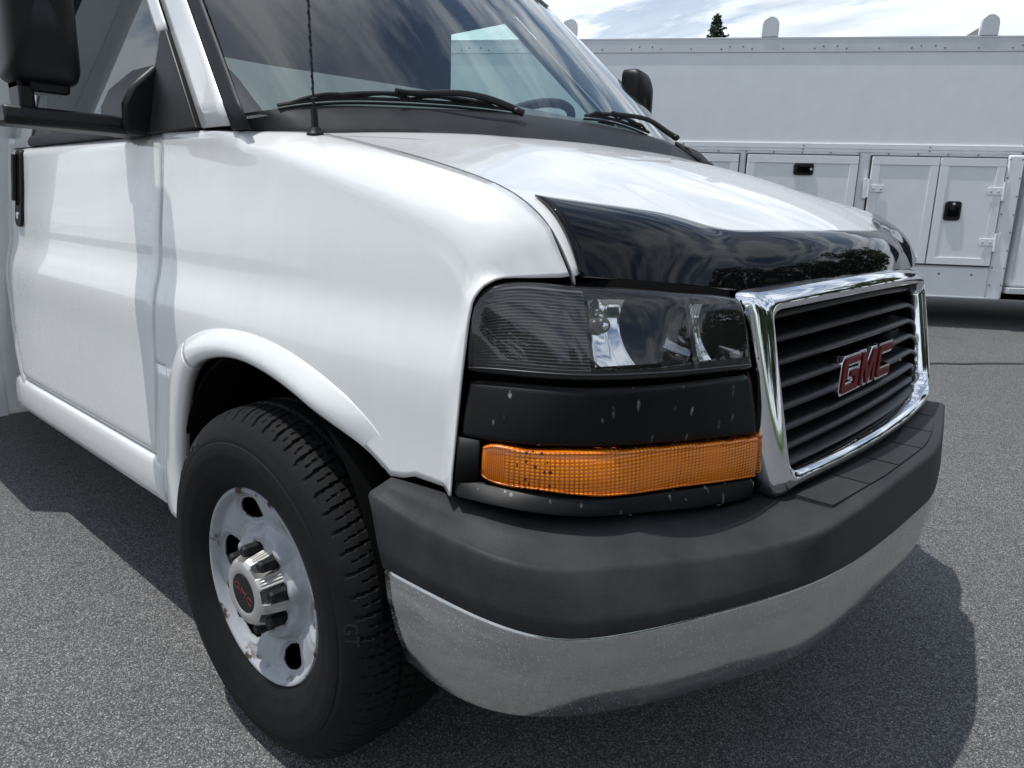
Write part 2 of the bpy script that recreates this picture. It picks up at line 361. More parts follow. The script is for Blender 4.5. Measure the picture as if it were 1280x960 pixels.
def tag(o, label=None, cat=None, group=None, kind=None):
    for k, v in (('label', label), ('category', cat), ('group', group), ('kind', kind)):
        if v: o[k] = v
    return o
def ring_loop(corners, rad, ne=14, nc=8):
    """closed loop through 2D corners with rounded corners"""
    C = [np.array(c, float) for c in corners]; n = len(C); P = []
    rad = rad if isinstance(rad, (list, tuple)) else [rad] * n
    for i in range(n):
        a, b, c = C[i - 1], C[i], C[(i + 1) % n]
        p0 = b + (a - b) / np.linalg.norm(a - b) * rad[i]; p1 = b + (c - b) / np.linalg.norm(c - b) * rad[i]
        for t in np.linspace(0, 1, nc): P.append((1 - t) ** 2 * p0 + 2 * t * (1 - t) * b + t * t * p1)
        q = C[(i + 2) % n]; e1 = c + (b - c) / np.linalg.norm(b - c) * rad[(i + 1) % n]
        for t in np.linspace(0, 1, ne + 2)[1:-1]: P.append(p1 * (1 - t) + e1 * t)
    return np.array(P)
def offset_poly(P, d):
    P = np.asarray(P, float); n = len(P); A = 0.5 * sum(P[i][0] * P[(i + 1) % n][1] - P[(i + 1) % n][0] * P[i][1] for i in range(n)); sg = 1 if A > 0 else -1; O = []
    for i in range(n):
        e1 = P[i] - P[i - 1]; e2 = P[(i + 1) % n] - P[i]; e1 /= np.linalg.norm(e1); e2 /= np.linalg.norm(e2)
        n1 = sg * np.array([e1[1], -e1[0]]); n2 = sg * np.array([e2[1], -e2[0]]); m = n1 + n2; m /= max(0.25, m @ n1 * 1.0) if abs(m @ n1) > 1e-6 else 1
        O.append(P[i] + m * d)
    return np.array(O)
def text_mesh(body, size, depth, name):
    c = bpy.data.curves.new(name, 'FONT'); c.body = body; c.size = size; c.extrude = depth; c.align_x = 'CENTER'; c.align_y = 'CENTER'; c.resolution_u = 3
    o = bpy.data.objects.new(name, c); COL.objects.link(o); dg = bpy.context.evaluated_depsgraph_get(); me = bpy.data.meshes.new_from_object(o.evaluated_get(dg))
    bpy.data.objects.remove(o); bpy.data.curves.remove(c); me.name = name; return me

# ------------------------------------------------------------------ ground
def ground():
    def gz(x, y):                                   # the lot rises gently towards the truck
        q = -.544 * x + .839 * y
        return 0.0 if q < 1.1 else (.064 * (q - 1.1) if q < 5.6 else .288 + .012 * (min(q, 40) - 5.6))
    e = sorted(set([-900, -120, -40] + list(np.arange(-20, 20.5, .5)) + [30, 60, 120, 900]))
    G = [[(x, y, gz(x, y)) for x in e] for y in e]
    tag(sheet('parking_lot', G, M['asphalt'], None, (0, 0, 1), 0), kind='structure')
    g = MB(); a = []
    for q in np.linspace(-1.35, 1.75, 60): a.append((q,))
    G = []
    for q in np.linspace(-1.2, 1.6, 60):
        r0 = 26 + 1.5 * math.sin(q * 5); G.append([(r0 * math.cos(q - .5), r0 * math.sin(q - .5), 0.012), (300 * math.cos(q - .5), 300 * math.sin(q - .5), 0.9)])
    tag(sheet('lawn', G, M['grass'], None, (0, 0, 1), 0), kind='structure')
ground()
def seam():
    rs_ = np.random.default_rng(4); L_, R_ = [], []
    for t in np.linspace(-6, 9, 90):
        p = np.array((.077, 4.087)) + np.array((.716, .698)) * t + np.array((-.698, .716)) * (.05 * math.sin(t * 1.7) + rs_.normal(0, .006)); w_ = .014 + rs_.uniform(0, .012)
        q = -.544 * p[0] + .839 * p[1]; z = (0 if q < 1.1 else (.064 * (q - 1.1) if q < 5.6 else .288 + .012 * (q - 5.6))) + .004
        L_.append((p[0] - .698 * w_, p[1] + .716 * w_, z)); R_.append((p[0] + .698 * w_, p[1] - .716 * w_, z))
    tag(sheet('tar_seam', [L_, R_], M['tar'], None, (0, 0, 1), 0), kind='structure')
seam()

# ------------------------------------------------------------------ the van
VAN = tag(empty('utility_van'), 'white work van with black hood deflector, chrome grille and amber turn signals, close in front', 'van')

PZ = np.array([0.30, 0.40, 0.53, 0.666, 0.779, 0.90, 0.93, 0.965, 1.0, 1.06, 1.137, 1.20, 1.268, 1.34])
PY = np.array([0.990, 0.989, 0.984, 0.975, 0.968, 0.958, 0.950, 0.941, 0.937, 0.932, 0.923, 0.917, 0.909, 0.898])
_ps = nspl(np.stack([PZ, PY], 1), 400)
def prof(z): return np.interp(z, _ps[:, 0], _ps[:, 1])
def Yp(x, z):
    t = np.clip((x + 0.05) / 0.56, 0, 1.15); return prof(z) - 0.030 * t * t * (1.6 - 0.6 * t)
EDGE = nspl([(-.508, -.906, 1.269), (-.326, -.905, 1.2645), (-.174, -.900, 1.2575), (-.122, -.873, 1.2575), (-.079, -.845, 1.258), (-.0366, -.817, 1.257), (.0045, -.803, 1.252), (.197, -.803, 1.218), (.392, -.803, 1.176), (.482, -.803, 1.148), (.536, -.803, 1.117), (.574, -.803, 1.081), (.5976, -.803, 1.034)], 300)
def edge_at(x): return np.array([x, np.interp(x, EDGE[:, 0], EDGE[:, 1]), np.interp(x, EDGE[:, 0], EDGE[:, 2])])
FO = nspl([(-.45, .405), (-.453, .549), (-.44, .66), (-.42, .735), (-.39, .782), (-.337, .818), (-.245, .854), (-.092, .875), (.045, .869), (.176, .84), (.292, .794), (.345, .759), (.366, .735)], 90)
FI = nspl([(-.343, .392), (-.361, .52), (-.350, .62), (-.329, .692), (-.31, .73), (-.275, .770), (-.21, .800), (-.068, .822), (.04, .813), (.15, .787), (.255, .75), (.311, .727), (.348, .708)], 90)
def arch_z(x):
    if x < -.4395: return .742
    if x > .366: return .700 + .02 * (x - .366) / .13
    j = FO[:, 0] > -.4405
    zo = np.interp(x, FO[12:, 0], FO[12:, 1]) - .014; zi = np.interp(x, FI[40:, 0], FI[40:, 1]) + .004; f = np.clip((x - .10) / .15, 0, 1)
    return max(.701, zo * (1 - f) + zi * f)
ZF = np.linspace(0, 1, 36)[1:]
def station(E, zl, xb=None, p=9):
    E = np.asarray(E, float); zs = E[2] - (.040 + .050 * np.clip((E[0] + .2) / .6, 0, 1)); P = []
    for a in np.linspace(0, 90, 12):
        z = zs + (E[2] - zs) * math.cos(R(a)) ** .85; q = math.sin(R(a)) ** .85; yy = abs(E[1]) + (Yp(E[0], zs) - abs(E[1])) * q
        P.append([E[0], -yy, z - .010 * math.sin(R(2 * a)) * (abs(E[1]) < .88)])
    for f in ZF:
        z = zs + (zl - zs) * f; P.append([E[0], -Yp(E[0], z), z])
    P = np.array(P)
    if xb is not None:
        t = np.clip((P[:, 2] - .714) / (E[2] - .714), 0, 1) ** p; P[:, 0] = xb + (E[0] - xb) * t
        P[12:, 1] = [-Yp(q[0], q[2]) for q in P[12:]]
    return P
def build_fender():
    S = []
    for x in list(np.linspace(-.503, -.442, 5)) + list(np.linspace(-.438, -.30, 18)) + list(np.linspace(-.28, .33, 36)) + [.35, .37, .40]:
        S.append(station(edge_at(x), arch_z(x)))
    for x, xb in ((.44, .425), (.482, .450), (.51, .464), (.536, .476), (.556, .486)):
        S.append(station(edge_at(x), .714, xb))
    F = np.array([(.5976, -.803, 1.0335), (.59, -.808, 1.031), (.5598, -.851, 1.030), (.5351, -.875, 1.029), (.528, -.889, 1.0273), (.5262, -.908, 1.0208), (.519, -.918, 1.0072), (.5154, -.922, .9946), (.5121, -.926, .9637), (.511, -.931, .912), (.510, -.937, .853), (.511, -.945, .80), (.514, -.955, .75), (.517, -.961, .713)])
    top = lin(F[:6], 12); zs = F[5, 2]; low = []
    for f in ZF:
        z = zs + (.713 - zs) * f; low.append([np.interp(-z, -F[5:, 2], F[5:, k]) for k in (0, 1)] + [z])
    Fr = np.concatenate([top, low]); q0 = S[-1]
    for f in (.35, .68, .90, 1.0): S.append(q0 * (1 - f) + Fr * f)
    G = np.array(S)
    # soften the last columns toward the front edge
    o = sheet('fender', G, M['white'], VAN, (0, -1, .4), .004)
    o2 = sheet('fender', mir(G), M['white'], VAN, (0, 1, .4), .004)
build_fender()
for s_ in (1, -1):
    sheet('fender_tail', [[(x, -s_ * Yp(x, z), z) for z in np.linspace(.744, .42, 12)] for x in np.linspace(-.503, -.40, 6)], M['white'], VAN, (0, -s_, 0), .004)

def build_flares(sgn):
    rows = []
    for i in range(90):
        o, n = FO[i], FI[i]; r = []
        for f, dy in ((-.03, -.004), (0, .002), (.08, .005), (.22, .011), (.42, .0165), (.65, .019), (.85, .017), (.97, .011), (1.0, .005), (1.005, -.012)):
            nn = n; q = o + (nn - o) * f; k_ = np.clip((88 - i) / 16, 0, 1); fade = .0 + 1.0 * k_ * k_ * (3 - 2 * k_)
            fb = max(f, 0) * .6 * fade; base = Yp(o[0], o[1]) * (1 - fb) + .975 * fb
            r.append((q[0], -sgn * (base + dy * fade if dy > 0 else base + dy), q[1]))
        rows.append(r)
    rows = np.array(rows)
    k = 34
    sheet('wheel_arch_flare', rows[k:], M['white'], VAN, (0, -sgn, .3), .003)
    rows[:, :, 1] *= 1.0; lo = rows[:k + 1].copy(); lo[-1] = lo[-2] + (lo[-1] - lo[-2]) * .85; lo[:, 1:-1, 1] += sgn * .0012
    sheet('lower_flare', lo, M['white'], VAN, (0, -sgn, .3), .003)
build_flares(1); build_flares(-1)

def build_wells(s):
    # inner wheel housing
    G = []
    for a in np.linspace(6, 190, 30):
        x = -.012 + .385 * math.cos(R(a)); z = .40 + .437 * math.sin(R(a)); G.append([(x, -s * y, z) for y in (.972, .80, .58)])
    sheet('wheel_housing', G, M['dark'], VAN, (0, 0, -1), .004)
    MB().box((-.47, -s * .60, .36), (.42, -s * .56, .95)).build('inner_fender', M['dark'], VAN, sm=False)
build_wells(1); build_wells(-1)

# front face level curves, from the grille outwards (passenger side)
HT = [(.735, -.530, .996), (.722, -.585, 1.004), (.706, -.65, 1.009), (.657, -.75, 1.018), (.610, -.825, 1.021), (.540, -.885, 1.0205), (.523, -.907, 1.008), (.514, -.917, .985)]
HB = [(.767, -.530, .885), (.752, -.63, .890), (.727, -.735, .893), (.690, -.805, .893), (.652, -.851, .893), (.578, -.898, .893), (.509, -.924, .893)]
AT = [(.777, -.500, .771), (.748, -.64, .784), (.718, -.73, .790), (.69, -.806, .796), (.650, -.868, .80), (.600, -.908, .80), (.551, -.931, .80)]
AB = [(.779, -.500, .695), (.757, -.62, .709), (.734, -.695, .715), (.714, -.775, .722), (.688, -.838, .728), (.618, -.899, .735), (.545, -.928, .737)]
BB = [(.783, -.505, .660), (.753, -.677, .682), (.724, -.767, .693), (.700, -.835, .701), (.665, -.885, .706), (.603, -.932, .712), (.529, -.960, .713)]
ATo = AT + [(.515, -.940, .80)]; ABo = AB + [(.519, -.949, .737)]; BBo = BB[:-1] + [(.545, -.951, .713), (.5215, -.957, .713)]
HBo = [(x, y, z - .010) for x, y, z in HB]; HBo = HBo[:-1] + [(.514, -.924, .881)]
def outset(P, d):
    P = np.array(P, float); T = np.gradient(P[:, :2], axis=0); nn = np.stack([-T[:, 1], T[:, 0]], 1); nn /= np.linalg.norm(nn, axis=1)[:, None] + 1e-9
    if nn[:, 0].mean() < 0: nn = -nn
    P[:, :2] += nn * (np.asarray(d)[:, None] if np.ndim(d) else d); return P
def facepatch(name, A, B, prof_, mat, nu=60, parent=VAN, side=1, endroll=.012, thick=.003, sub=None):
    """patch between level curves A (top) and B; prof_: list of (f, outset)"""
    a, b = arcres(A, nu), arcres(B, nu); rows = []
    u = np.linspace(0, 1, nu)
    for f, d in prof_:
        q = a * (1 - f) + b * f; dd = np.full(nu, d)
        if endroll:
            Lc = np.linalg.norm(np.diff(q, axis=0), axis=1).sum(); e = np.minimum(u, 1 - u) * Lc
            dd = d - .010 * np.clip(1 - e / endroll, 0, 1) ** 2
        rows.append(outset(q, dd))
    G = np.array(rows)
    if side < 0: G = mir(G)
    o = sheet(name, G, mat, parent, (1, -.6 * side, .1), thick)
    return o, G
def roundprof(d, e=.06, depth=.012):
    return [(0, d - depth), (.02, d - .004), (e, d - .0008), (e + .06, d), (.3, d + .001), (.5, d + .0015), (.7, d + .001), (1 - e - .06, d), (1 - e, d - .0008), (.98, d - .004), (1, d - depth)]

def build_lamps(side):
    HTu = [(x - .006, y, z + .011) for x, y, z in HT[:4]] + [(.598, -.820, 1.022), (.530, -.884, 1.018), (.522, -.898, 1.004), (.518, -.908, .985)]
    facepatch('lamp_backing', HTu, BBo, [(0, -.016), (.3, -.030), (.6, -.028), (1, -.018)], M['dark'], side=side, endroll=0)
    facepatch('headlight_bezel', HBo, ATo, roundprof(.004), M['bezel'], side=side)
    facepatch('lower_bezel', ABo, BBo, roundprof(.005, .08, .007), M['bezel'], side=side)
    # outer strip beside the amber lens
    a = [(.551, -.931, .80), (.530, -.936, .80), (.515, -.940, .80)]; b = [(.545, -.928, .737), (.530, -.942, .737), (.519, -.949, .737)]
    facepatch('bezel_strip', a, b, [(0, .003), (.5, .003), (1, .005)], M['bezel'], side=side, endroll=0, nu=10)
    # amber lens
    A2 = [(x, y, z - .003) for x, y, z in AT]; B2 = [(x, y, z + .003) for x, y, z in AB]
    A2[-1] = (.551, -.9295, .790); A2.insert(-1, (.562, -.925, .7965)); B2[-1] = (.546, -.927, .748); B2.insert(-1, (.558, -.921, .741))
    ts, _ = facepatch('turn_signal', A2, B2, [(0, -.010), (.03, .004), (.09, .007), (.3, .0085), (.6, .0085), (.91, .007), (.97, .004), (1, -.010)], M['amber'], side=side, endroll=.010)
    rimA, _ = facepatch('lens_rim', A2, B2, [(0, -.002), (.015, .0065), (.055, .0085), (.075, .0080)], M['amber'], side=side, endroll=.01, parent=ts)
    facepatch('lens_rim', A2, B2, [(.925, .0080), (.945, .0085), (.985, .0065), (1, -.002)], M['amber'], side=side, endroll=.01, parent=ts)
    # headlight
    hl, G = facepatch('headlight', HT, HB, [(0, -.008), (.015, .001), (.06, .006), (.2, .009), (.5, .010), (.8, .008), (.95, .005), (.985, 0), (1, -.008)], M['lens'], side=side, endroll=.010, thick=0)
    facepatch('lens_edge', HT, HB, [(.90, .0066), (.915, .0080), (.93, .0066)], M['housing'], side=side, endroll=.01, parent=hl)
    ht, hb = arcres(HT, 61), arcres(HB, 61)
    def W(u, f, d):
        q = ht * (1 - f) + hb * f; q = outset(q, d); return lin(q, at=np.atleast_1d(u))[0] if False else np.array([np.interp(u, np.linspace(0, 1, 61), q[:, j]) for j in range(3)])
    def fin(P): return mir(P) if side < 0 else np.array(P)
    # ribbed liner (horizontal fins) in three zones: outer, between bowls, frame
    nr = 26
    for (u0, u1) in ((.628, .985),):
        G = []
        for k in range(nr * 2 + 1):
            f = .05 + .90 * k / (nr * 2); d = -.008 if k % 2 else -.013
            G.append([W(u, f, d) for u in np.linspace(u0, u1, 24)])
        sheet('ribbed_liner', fin(G), M['liner'], hl, (1, -.6 * side, .1), 0, ang=20)
    def bowl(u0, u1, f0, f1, depth, seg_to):
        r = .30
        loop = ring_loop([(u0, f0), (u1, f0), (u1, f1), (u0, f1)], [.055, .055, .055, .055], 10, 6) if False else None
        P = []
        for t in np.linspace(0, 2 * math.pi, 72, endpoint=False):
            c, s_ = math.cos(t), math.sin(t); k = 4.2
            rr = (abs(c) ** k + abs(s_) ** k) ** (-1 / k)
            P.append(((u0 + u1) / 2 + (u1 - u0) / 2 * rr * c, (f0 + f1) / 2 + (f1 - f0) / 2 * rr * s_))
        rim = np.array([W(u, f, -.011) for u, f in P]); c0 = W((u0 + u1) / 2, (f0 + f1) / 2, -.011)
        back = c0 + np.array([-depth * .9, depth * .25, 0])
        G = [rim + (np.array([W(u, f, .0) for u, f in P]) - rim) * .15]
        for q in (0, .18, .36, .52, .66, .78, .88, .95):
            g = rim + (back - rim) * q; zoff = (1 - (1 - q) ** 2) ; g = rim * (1 - q) + c0 * q + (back - c0) * (1 - (1 - q) ** 2.2)
            G.append(g)
        o = sheet('reflector_bowl', fin(G), M['lampdark'], hl, (1, 0, 0), 0, close_v=True)
        # brighter plate added on the outer half: the bowl's sky reflection put in colour
        H = []
        f_a, f_b = (.14, .86)
        for i in range(12):
            q = i / 11; u = u1 - (u1 - u0) * (.03 + seg_to * q); row = []
            for f in np.linspace(f_a, f_b, 25):
                ff = (f - .5) * 2; bow = .13 * (1 - ff * ff) * q
                uu = u + (u1 - u0) * bow
                p = W(uu, f, -.006 - .019 * (1 - ff * ff) * min(1, .45 + q) - .004 * q - .0010 * (i % 2)); row.append(p)
            H.append(row)
        sheet('reflection_plate', fin(H), M['reflector'], hl, (1, 0, 0), 0, ang=25)
        return c0, back
    b1 = bowl(.265, .625, .08, .92, .105, .44)
    b2 = bowl(.015, .250, .10, .92, .095, .46)
    lb = MB(); c = W(.572, .42, -.016)
    lb.sphere(c, .012, 14, 10); lb.build('bulb_shield', M['housing'], hl) if side > 0 else None
    m2 = MB()
    for (u, f) in ((.572, .42),):
        m2.sphere(W(u, f, -.0065) + np.array([.001, 0, 0]), .0055, 12, 8)
    if side > 0: m2.build('bulb', M['reflector'], hl)
    # divider between the bowls
    D = [[W(u, f, -.009) for f in np.linspace(.06, .94, 12)] for u in (.245, .2475, .2625, .265)]
    sheet('bowl_divider', fin(D), M['housing'], hl, (1, 0, 0), 0)
build_lamps(1)
before = set(VAN.children); build_lamps(-1)
for o_ in set(VAN.children) - before: o_.location.x -= .03

# ------------------------------------------------------------------ hood and deflector
HY = np.array([0, .20, .36, .44, .50, .60, .70, .797])
HR = [(.165, 1.283), (.160, 1.282), (.140, 1.279), (.125, 1.277), (.110, 1.276), (.070, 1.272), (.020, 1.266), (-.030, 1.257)]
H1 = [(.320, 1.243), (.318, 1.242), (.308, 1.239), (.300, 1.236), (.290, 1.233), (.268, 1.228), (.235, 1.223), (.197, 1.219)]
H2 = [(.450, 1.203), (.448, 1.201), (.440, 1.197), (.433, 1.193), (.425, 1.190), (.412, 1.187), (.402, 1.182), (.392, 1.177)]
HTp = [(.697, 1.101), (.683, 1.100), (.655, 1.098), (.635, 1.098), (.583, 1.122), (.556, 1.131), (.518, 1.139), (.484, 1.147)]
HM = [(.745, 1.066), (.731, 1.063), (.702, 1.057), (.682, 1.052), (.656, 1.078), (.632, 1.089), (.598, 1.093), (.554, 1.100)]
HBt = [(.772, 1.014), (.757, 1.010), (.728, 1.004), (.704, 1.002), (.699, 1.006), (.679, 1.017), (.652, 1.026), (.601, 1.034)]
def hood_station(S, y2=None):
    P = np.array([(a, -y, b) for y, (a, b) in zip(HY, S)][::-1]); return P
def lateral(P, n, sharp=False):
    return lin(P, n) if sharp else nspl(P, n)
def build_hood():
    st = [hood_station(s) for s in (HR, H1, H2, HTp, HM, HBt)]
    full = [mirext(s) for s in st]
    cols = np.stack(full)                      # station, y, 3
    for k, sk in enumerate((0, .01, .03, .045, .045, .045)): cols[k, :, 0] += sk * np.clip(cols[k, :, 1], 0, 1)
    ny = 90
    rows = np.stack([lin(c, at=np.interp(np.linspace(0, 1, ny), [0, 1], [0, 1])) * w_ + nspl(c, ny) * (1 - w_) for c, w_ in zip(cols, (.15, .15, .2, .5, .5, .6))])
    G = np.stack([nspl(rows[:, j], 46) for j in range(ny)], 1)
    # keep the hood skin slightly under the deflector, and give it folded side flanges
    L_ = G[:, :1].copy(); L_[..., 2] -= .022; L_[..., 1] += .004; Rr = G[:, -1:].copy(); Rr[..., 2] -= .022; Rr[..., 1] -= .004
    G2 = np.concatenate([L_, G, Rr], 1)
    sheet('hood', G2, M['white'], VAN, (0.3, 0, 1), .003, ang=50)
    # deflector: 7-9 mm proud of the hood nose
    a, m, b = rows[3].copy(), rows[4].copy(), rows[5].copy()
    def trim(q, lim):
        t = lin(q, 400); t = t[np.abs(t[:, 1]) <= lim]; return lin(t, 110)
    a, m, b = trim(a, .772), trim(m, .786), trim(b, .7935)
    lat = []
    for f in np.linspace(0, 1, 15):
        q = nspl(np.stack([a, m, b]).transpose(1, 0, 2)[0], at=[f]) if False else None
        lat.append(f)
    D = np.stack([nspl(np.stack([a[j], m[j], b[j]]), at=lat) for j in range(len(a))], 1)
    D = D[:, :, :]
    for _ in range(16): D[:, 1:-1] = D[:, 1:-1] * .5 + (D[:, :-2] + D[:, 2:]) * .25
    off = np.interp(lat, [0, .08, .3, .7, 1], [.004, .008, .011, .011, .008])
    D[..., 0] += off[:, None] * .8; D[..., 2] += off[:, None] * np.linspace(.75, .15, 15)[:, None]
    # rolled lower lip
    lip = D[-1:].copy(); lip[..., 0] -= .018; lip[..., 2] -= .004
    D = np.concatenate([D, lip])
    sheet('hood_deflector', D, M['shield'], VAN, (1, 0, .5), .003, ang=60)
    # dark strip painting the shade in the gap between hood nose and lamps / grille
    Q = []
    for dz, dx in ((.030, -.03), (-.012, -.022), (-.045, -.02)):
        q = trim(b, .775).copy(); q[:, 0] += dx; q[:, 2] += dz; Q.append(q)
    sheet('nose_gap_shade', Q, M['dark'], VAN, (1, 0, 0), .002)
    # dark sheet and boxes added below the hood so no light leaks through the gaps
    e = rows[:3].copy(); e[..., 2] -= .035; e[..., 1] *= 1.02
    sheet('under_hood_dark_sheet', e, M['dark'], VAN, (0, 0, 1), 0)
    MB().box((-.1, -.78, .45), (.44, .78, 1.10)).build('engine_bay_dark_box', M['dark'], VAN, sm=False)
    MB().box((.40, -.86, .50), (.50, .86, 1.06)).build('lamp_row_dark_box', M['dark'], VAN, sm=False)
    MB().box((.50, -.50, .45), (.66, .50, 1.03)).build('grille_dark_box', M['dark'], VAN, sm=False)
build_hood()

# ------------------------------------------------------------------ grille
def gx(y, z):
    t = (1.0 - z) / .34; top = .800 - .22 * y * y; bot = .855 - .14 * y * y; return top + (bot - top) * t
def build_grille():
    sur = None
    oc = [(-.499, 1.0), (.517, 1.0), (.490, .661), (-.497, .655)]; ic = [(-.462, .966), (.470, .966), (.450, .702), (-.450, .702)]
    Lo = ring_loop(oc, [.020, .020, .085, .040], 24, 10); Li = ring_loop(ic, [.030, .030, .055, .030], 24, 10)
    def bow(P):
        P = P.copy(); t = np.clip((P[:, 1] - .66) / .34, 0, 1); P[:, 1] += .022 * t * (1 - (P[:, 0] / .53) ** 2); return P
    Lo, Li = bow(Lo), bow(Li); rows = []
    for f, d in ((0, -.040), (0, -.008), (.06, -.001), (.2, .007), (.42, .012), (.62, .0125), (.82, .008), (.95, .002), (1, -.006), (1, -.055)):
        q = Lo * (1 - f) + Li * f
        db = np.interp(f, [0, .06, .2, .42, .62, .82, .95, 1], [-.034, -.022, -.010, .003, .010, .0135, .011, .000])
        wb = np.clip((.80 - Lo[:, 1]) / .10, 0, 1) * np.clip((.50 - np.abs(Lo[:, 0])) / .05, 0, 1) if -.035 < d and d > -.05 else np.zeros(len(Lo))
        rows.append([(gx(a, b) + d * (1 - w_) + db * w_, a, b) for (a, b), w_ in zip(q, wb)])
    sur = sheet('grille_surround', rows, M['chrome'], VAN, (1, 0, 0), 0, close_v=True, ang=60)
    MB().add(*gridVF([[(gx(y, z) - .105, y, z) for y in np.linspace(-.50, .50, 9)] for z in (1.0, .66)])).build('grille_backing', M['dark'], VAN)
    for z in (.950, .910, .870, .831, .792, .756, .722):
        G = []
        hw = .470 if z > .8 else .458
        for y in np.linspace(-hw, hw, 27):
            x = gx(y, z) - .028 - .014 * (1 - (y / .47) ** 2); zz = z + .022 * (1 - (y / .53) ** 2) * (z - .66) / .34
            G.append([(x + a, y, zz + b) for a, b in ((-.065, .010), (-.012, .0065), (-.003, .004), (0, 0), (-.002, -.005), (-.010, -.008), (-.065, -.004))])
        sheet('grille_slat', G, M['slat'], VAN, (1, 0, .4), 0, ang=45, close_v=True)
    G = [[(gx(y, .70) - a, y, b) for y in np.linspace(-.455, .455, 25)] for a, b in ((.012, .700), (.030, .707), (.095, .722))]
    sheet('grille_sill', G, M['slat'], VAN, (0.3, 0, 1), .003)
    # emblem
    Gp = [(.10, 1), (1, 1), (1, .78), (.27, .78), (.22, .72), (.22, .28), (.27, .22), (.76, .22), (.76, .40), (.48, .40), (.48, .60), (1, .60), (1, 0), (.10, 0), (0, .14), (0, .86)]
    Mp = [(0, 0), (0, 1), (.28, 1), (.50, .46), (.72, 1), (1, 1), (1, 0), (.80, 0), (.80, .56), (.585, 0), (.415, 0), (.20, .56), (.20, 0)]
    Cp = [(.10, 1), (1, 1), (1, .76), (.24, .76), (.22, .72), (.22, .28), (.24, .24), (1, .24), (1, 0), (.10, 0), (0, .14), (0, .86)]
    emb = empty('emblem', (0, 0, 0), VAN)
    y0, H, Wd = -.163, .074, .100; sk = .0
    for k, (P, x0) in enumerate(((Gp, 0), (Mp, .112), (Cp, .226))):
        ch = MB(); rd = MB()
        q = np.array([(y0 + x0 + a * Wd + sk * b, .784 + b * H) for a, b in P]); o = offset_poly(q, .0045); i = offset_poly(q, -.0018)
        xb = gx(0, .82) - .046
        ch.prism([tuple(p) for p in o], 0, xb - .012, xb + .010); rd.prism([tuple(p) for p in i], 0, xb + .0095, xb + .0135)
        a = ch.build('chrome_letter', M['chrome'], emb, ang=30, bevel=.002); rd.build('red_letter', M['red'], emb, ang=30, bevel=.0008)
build_grille()

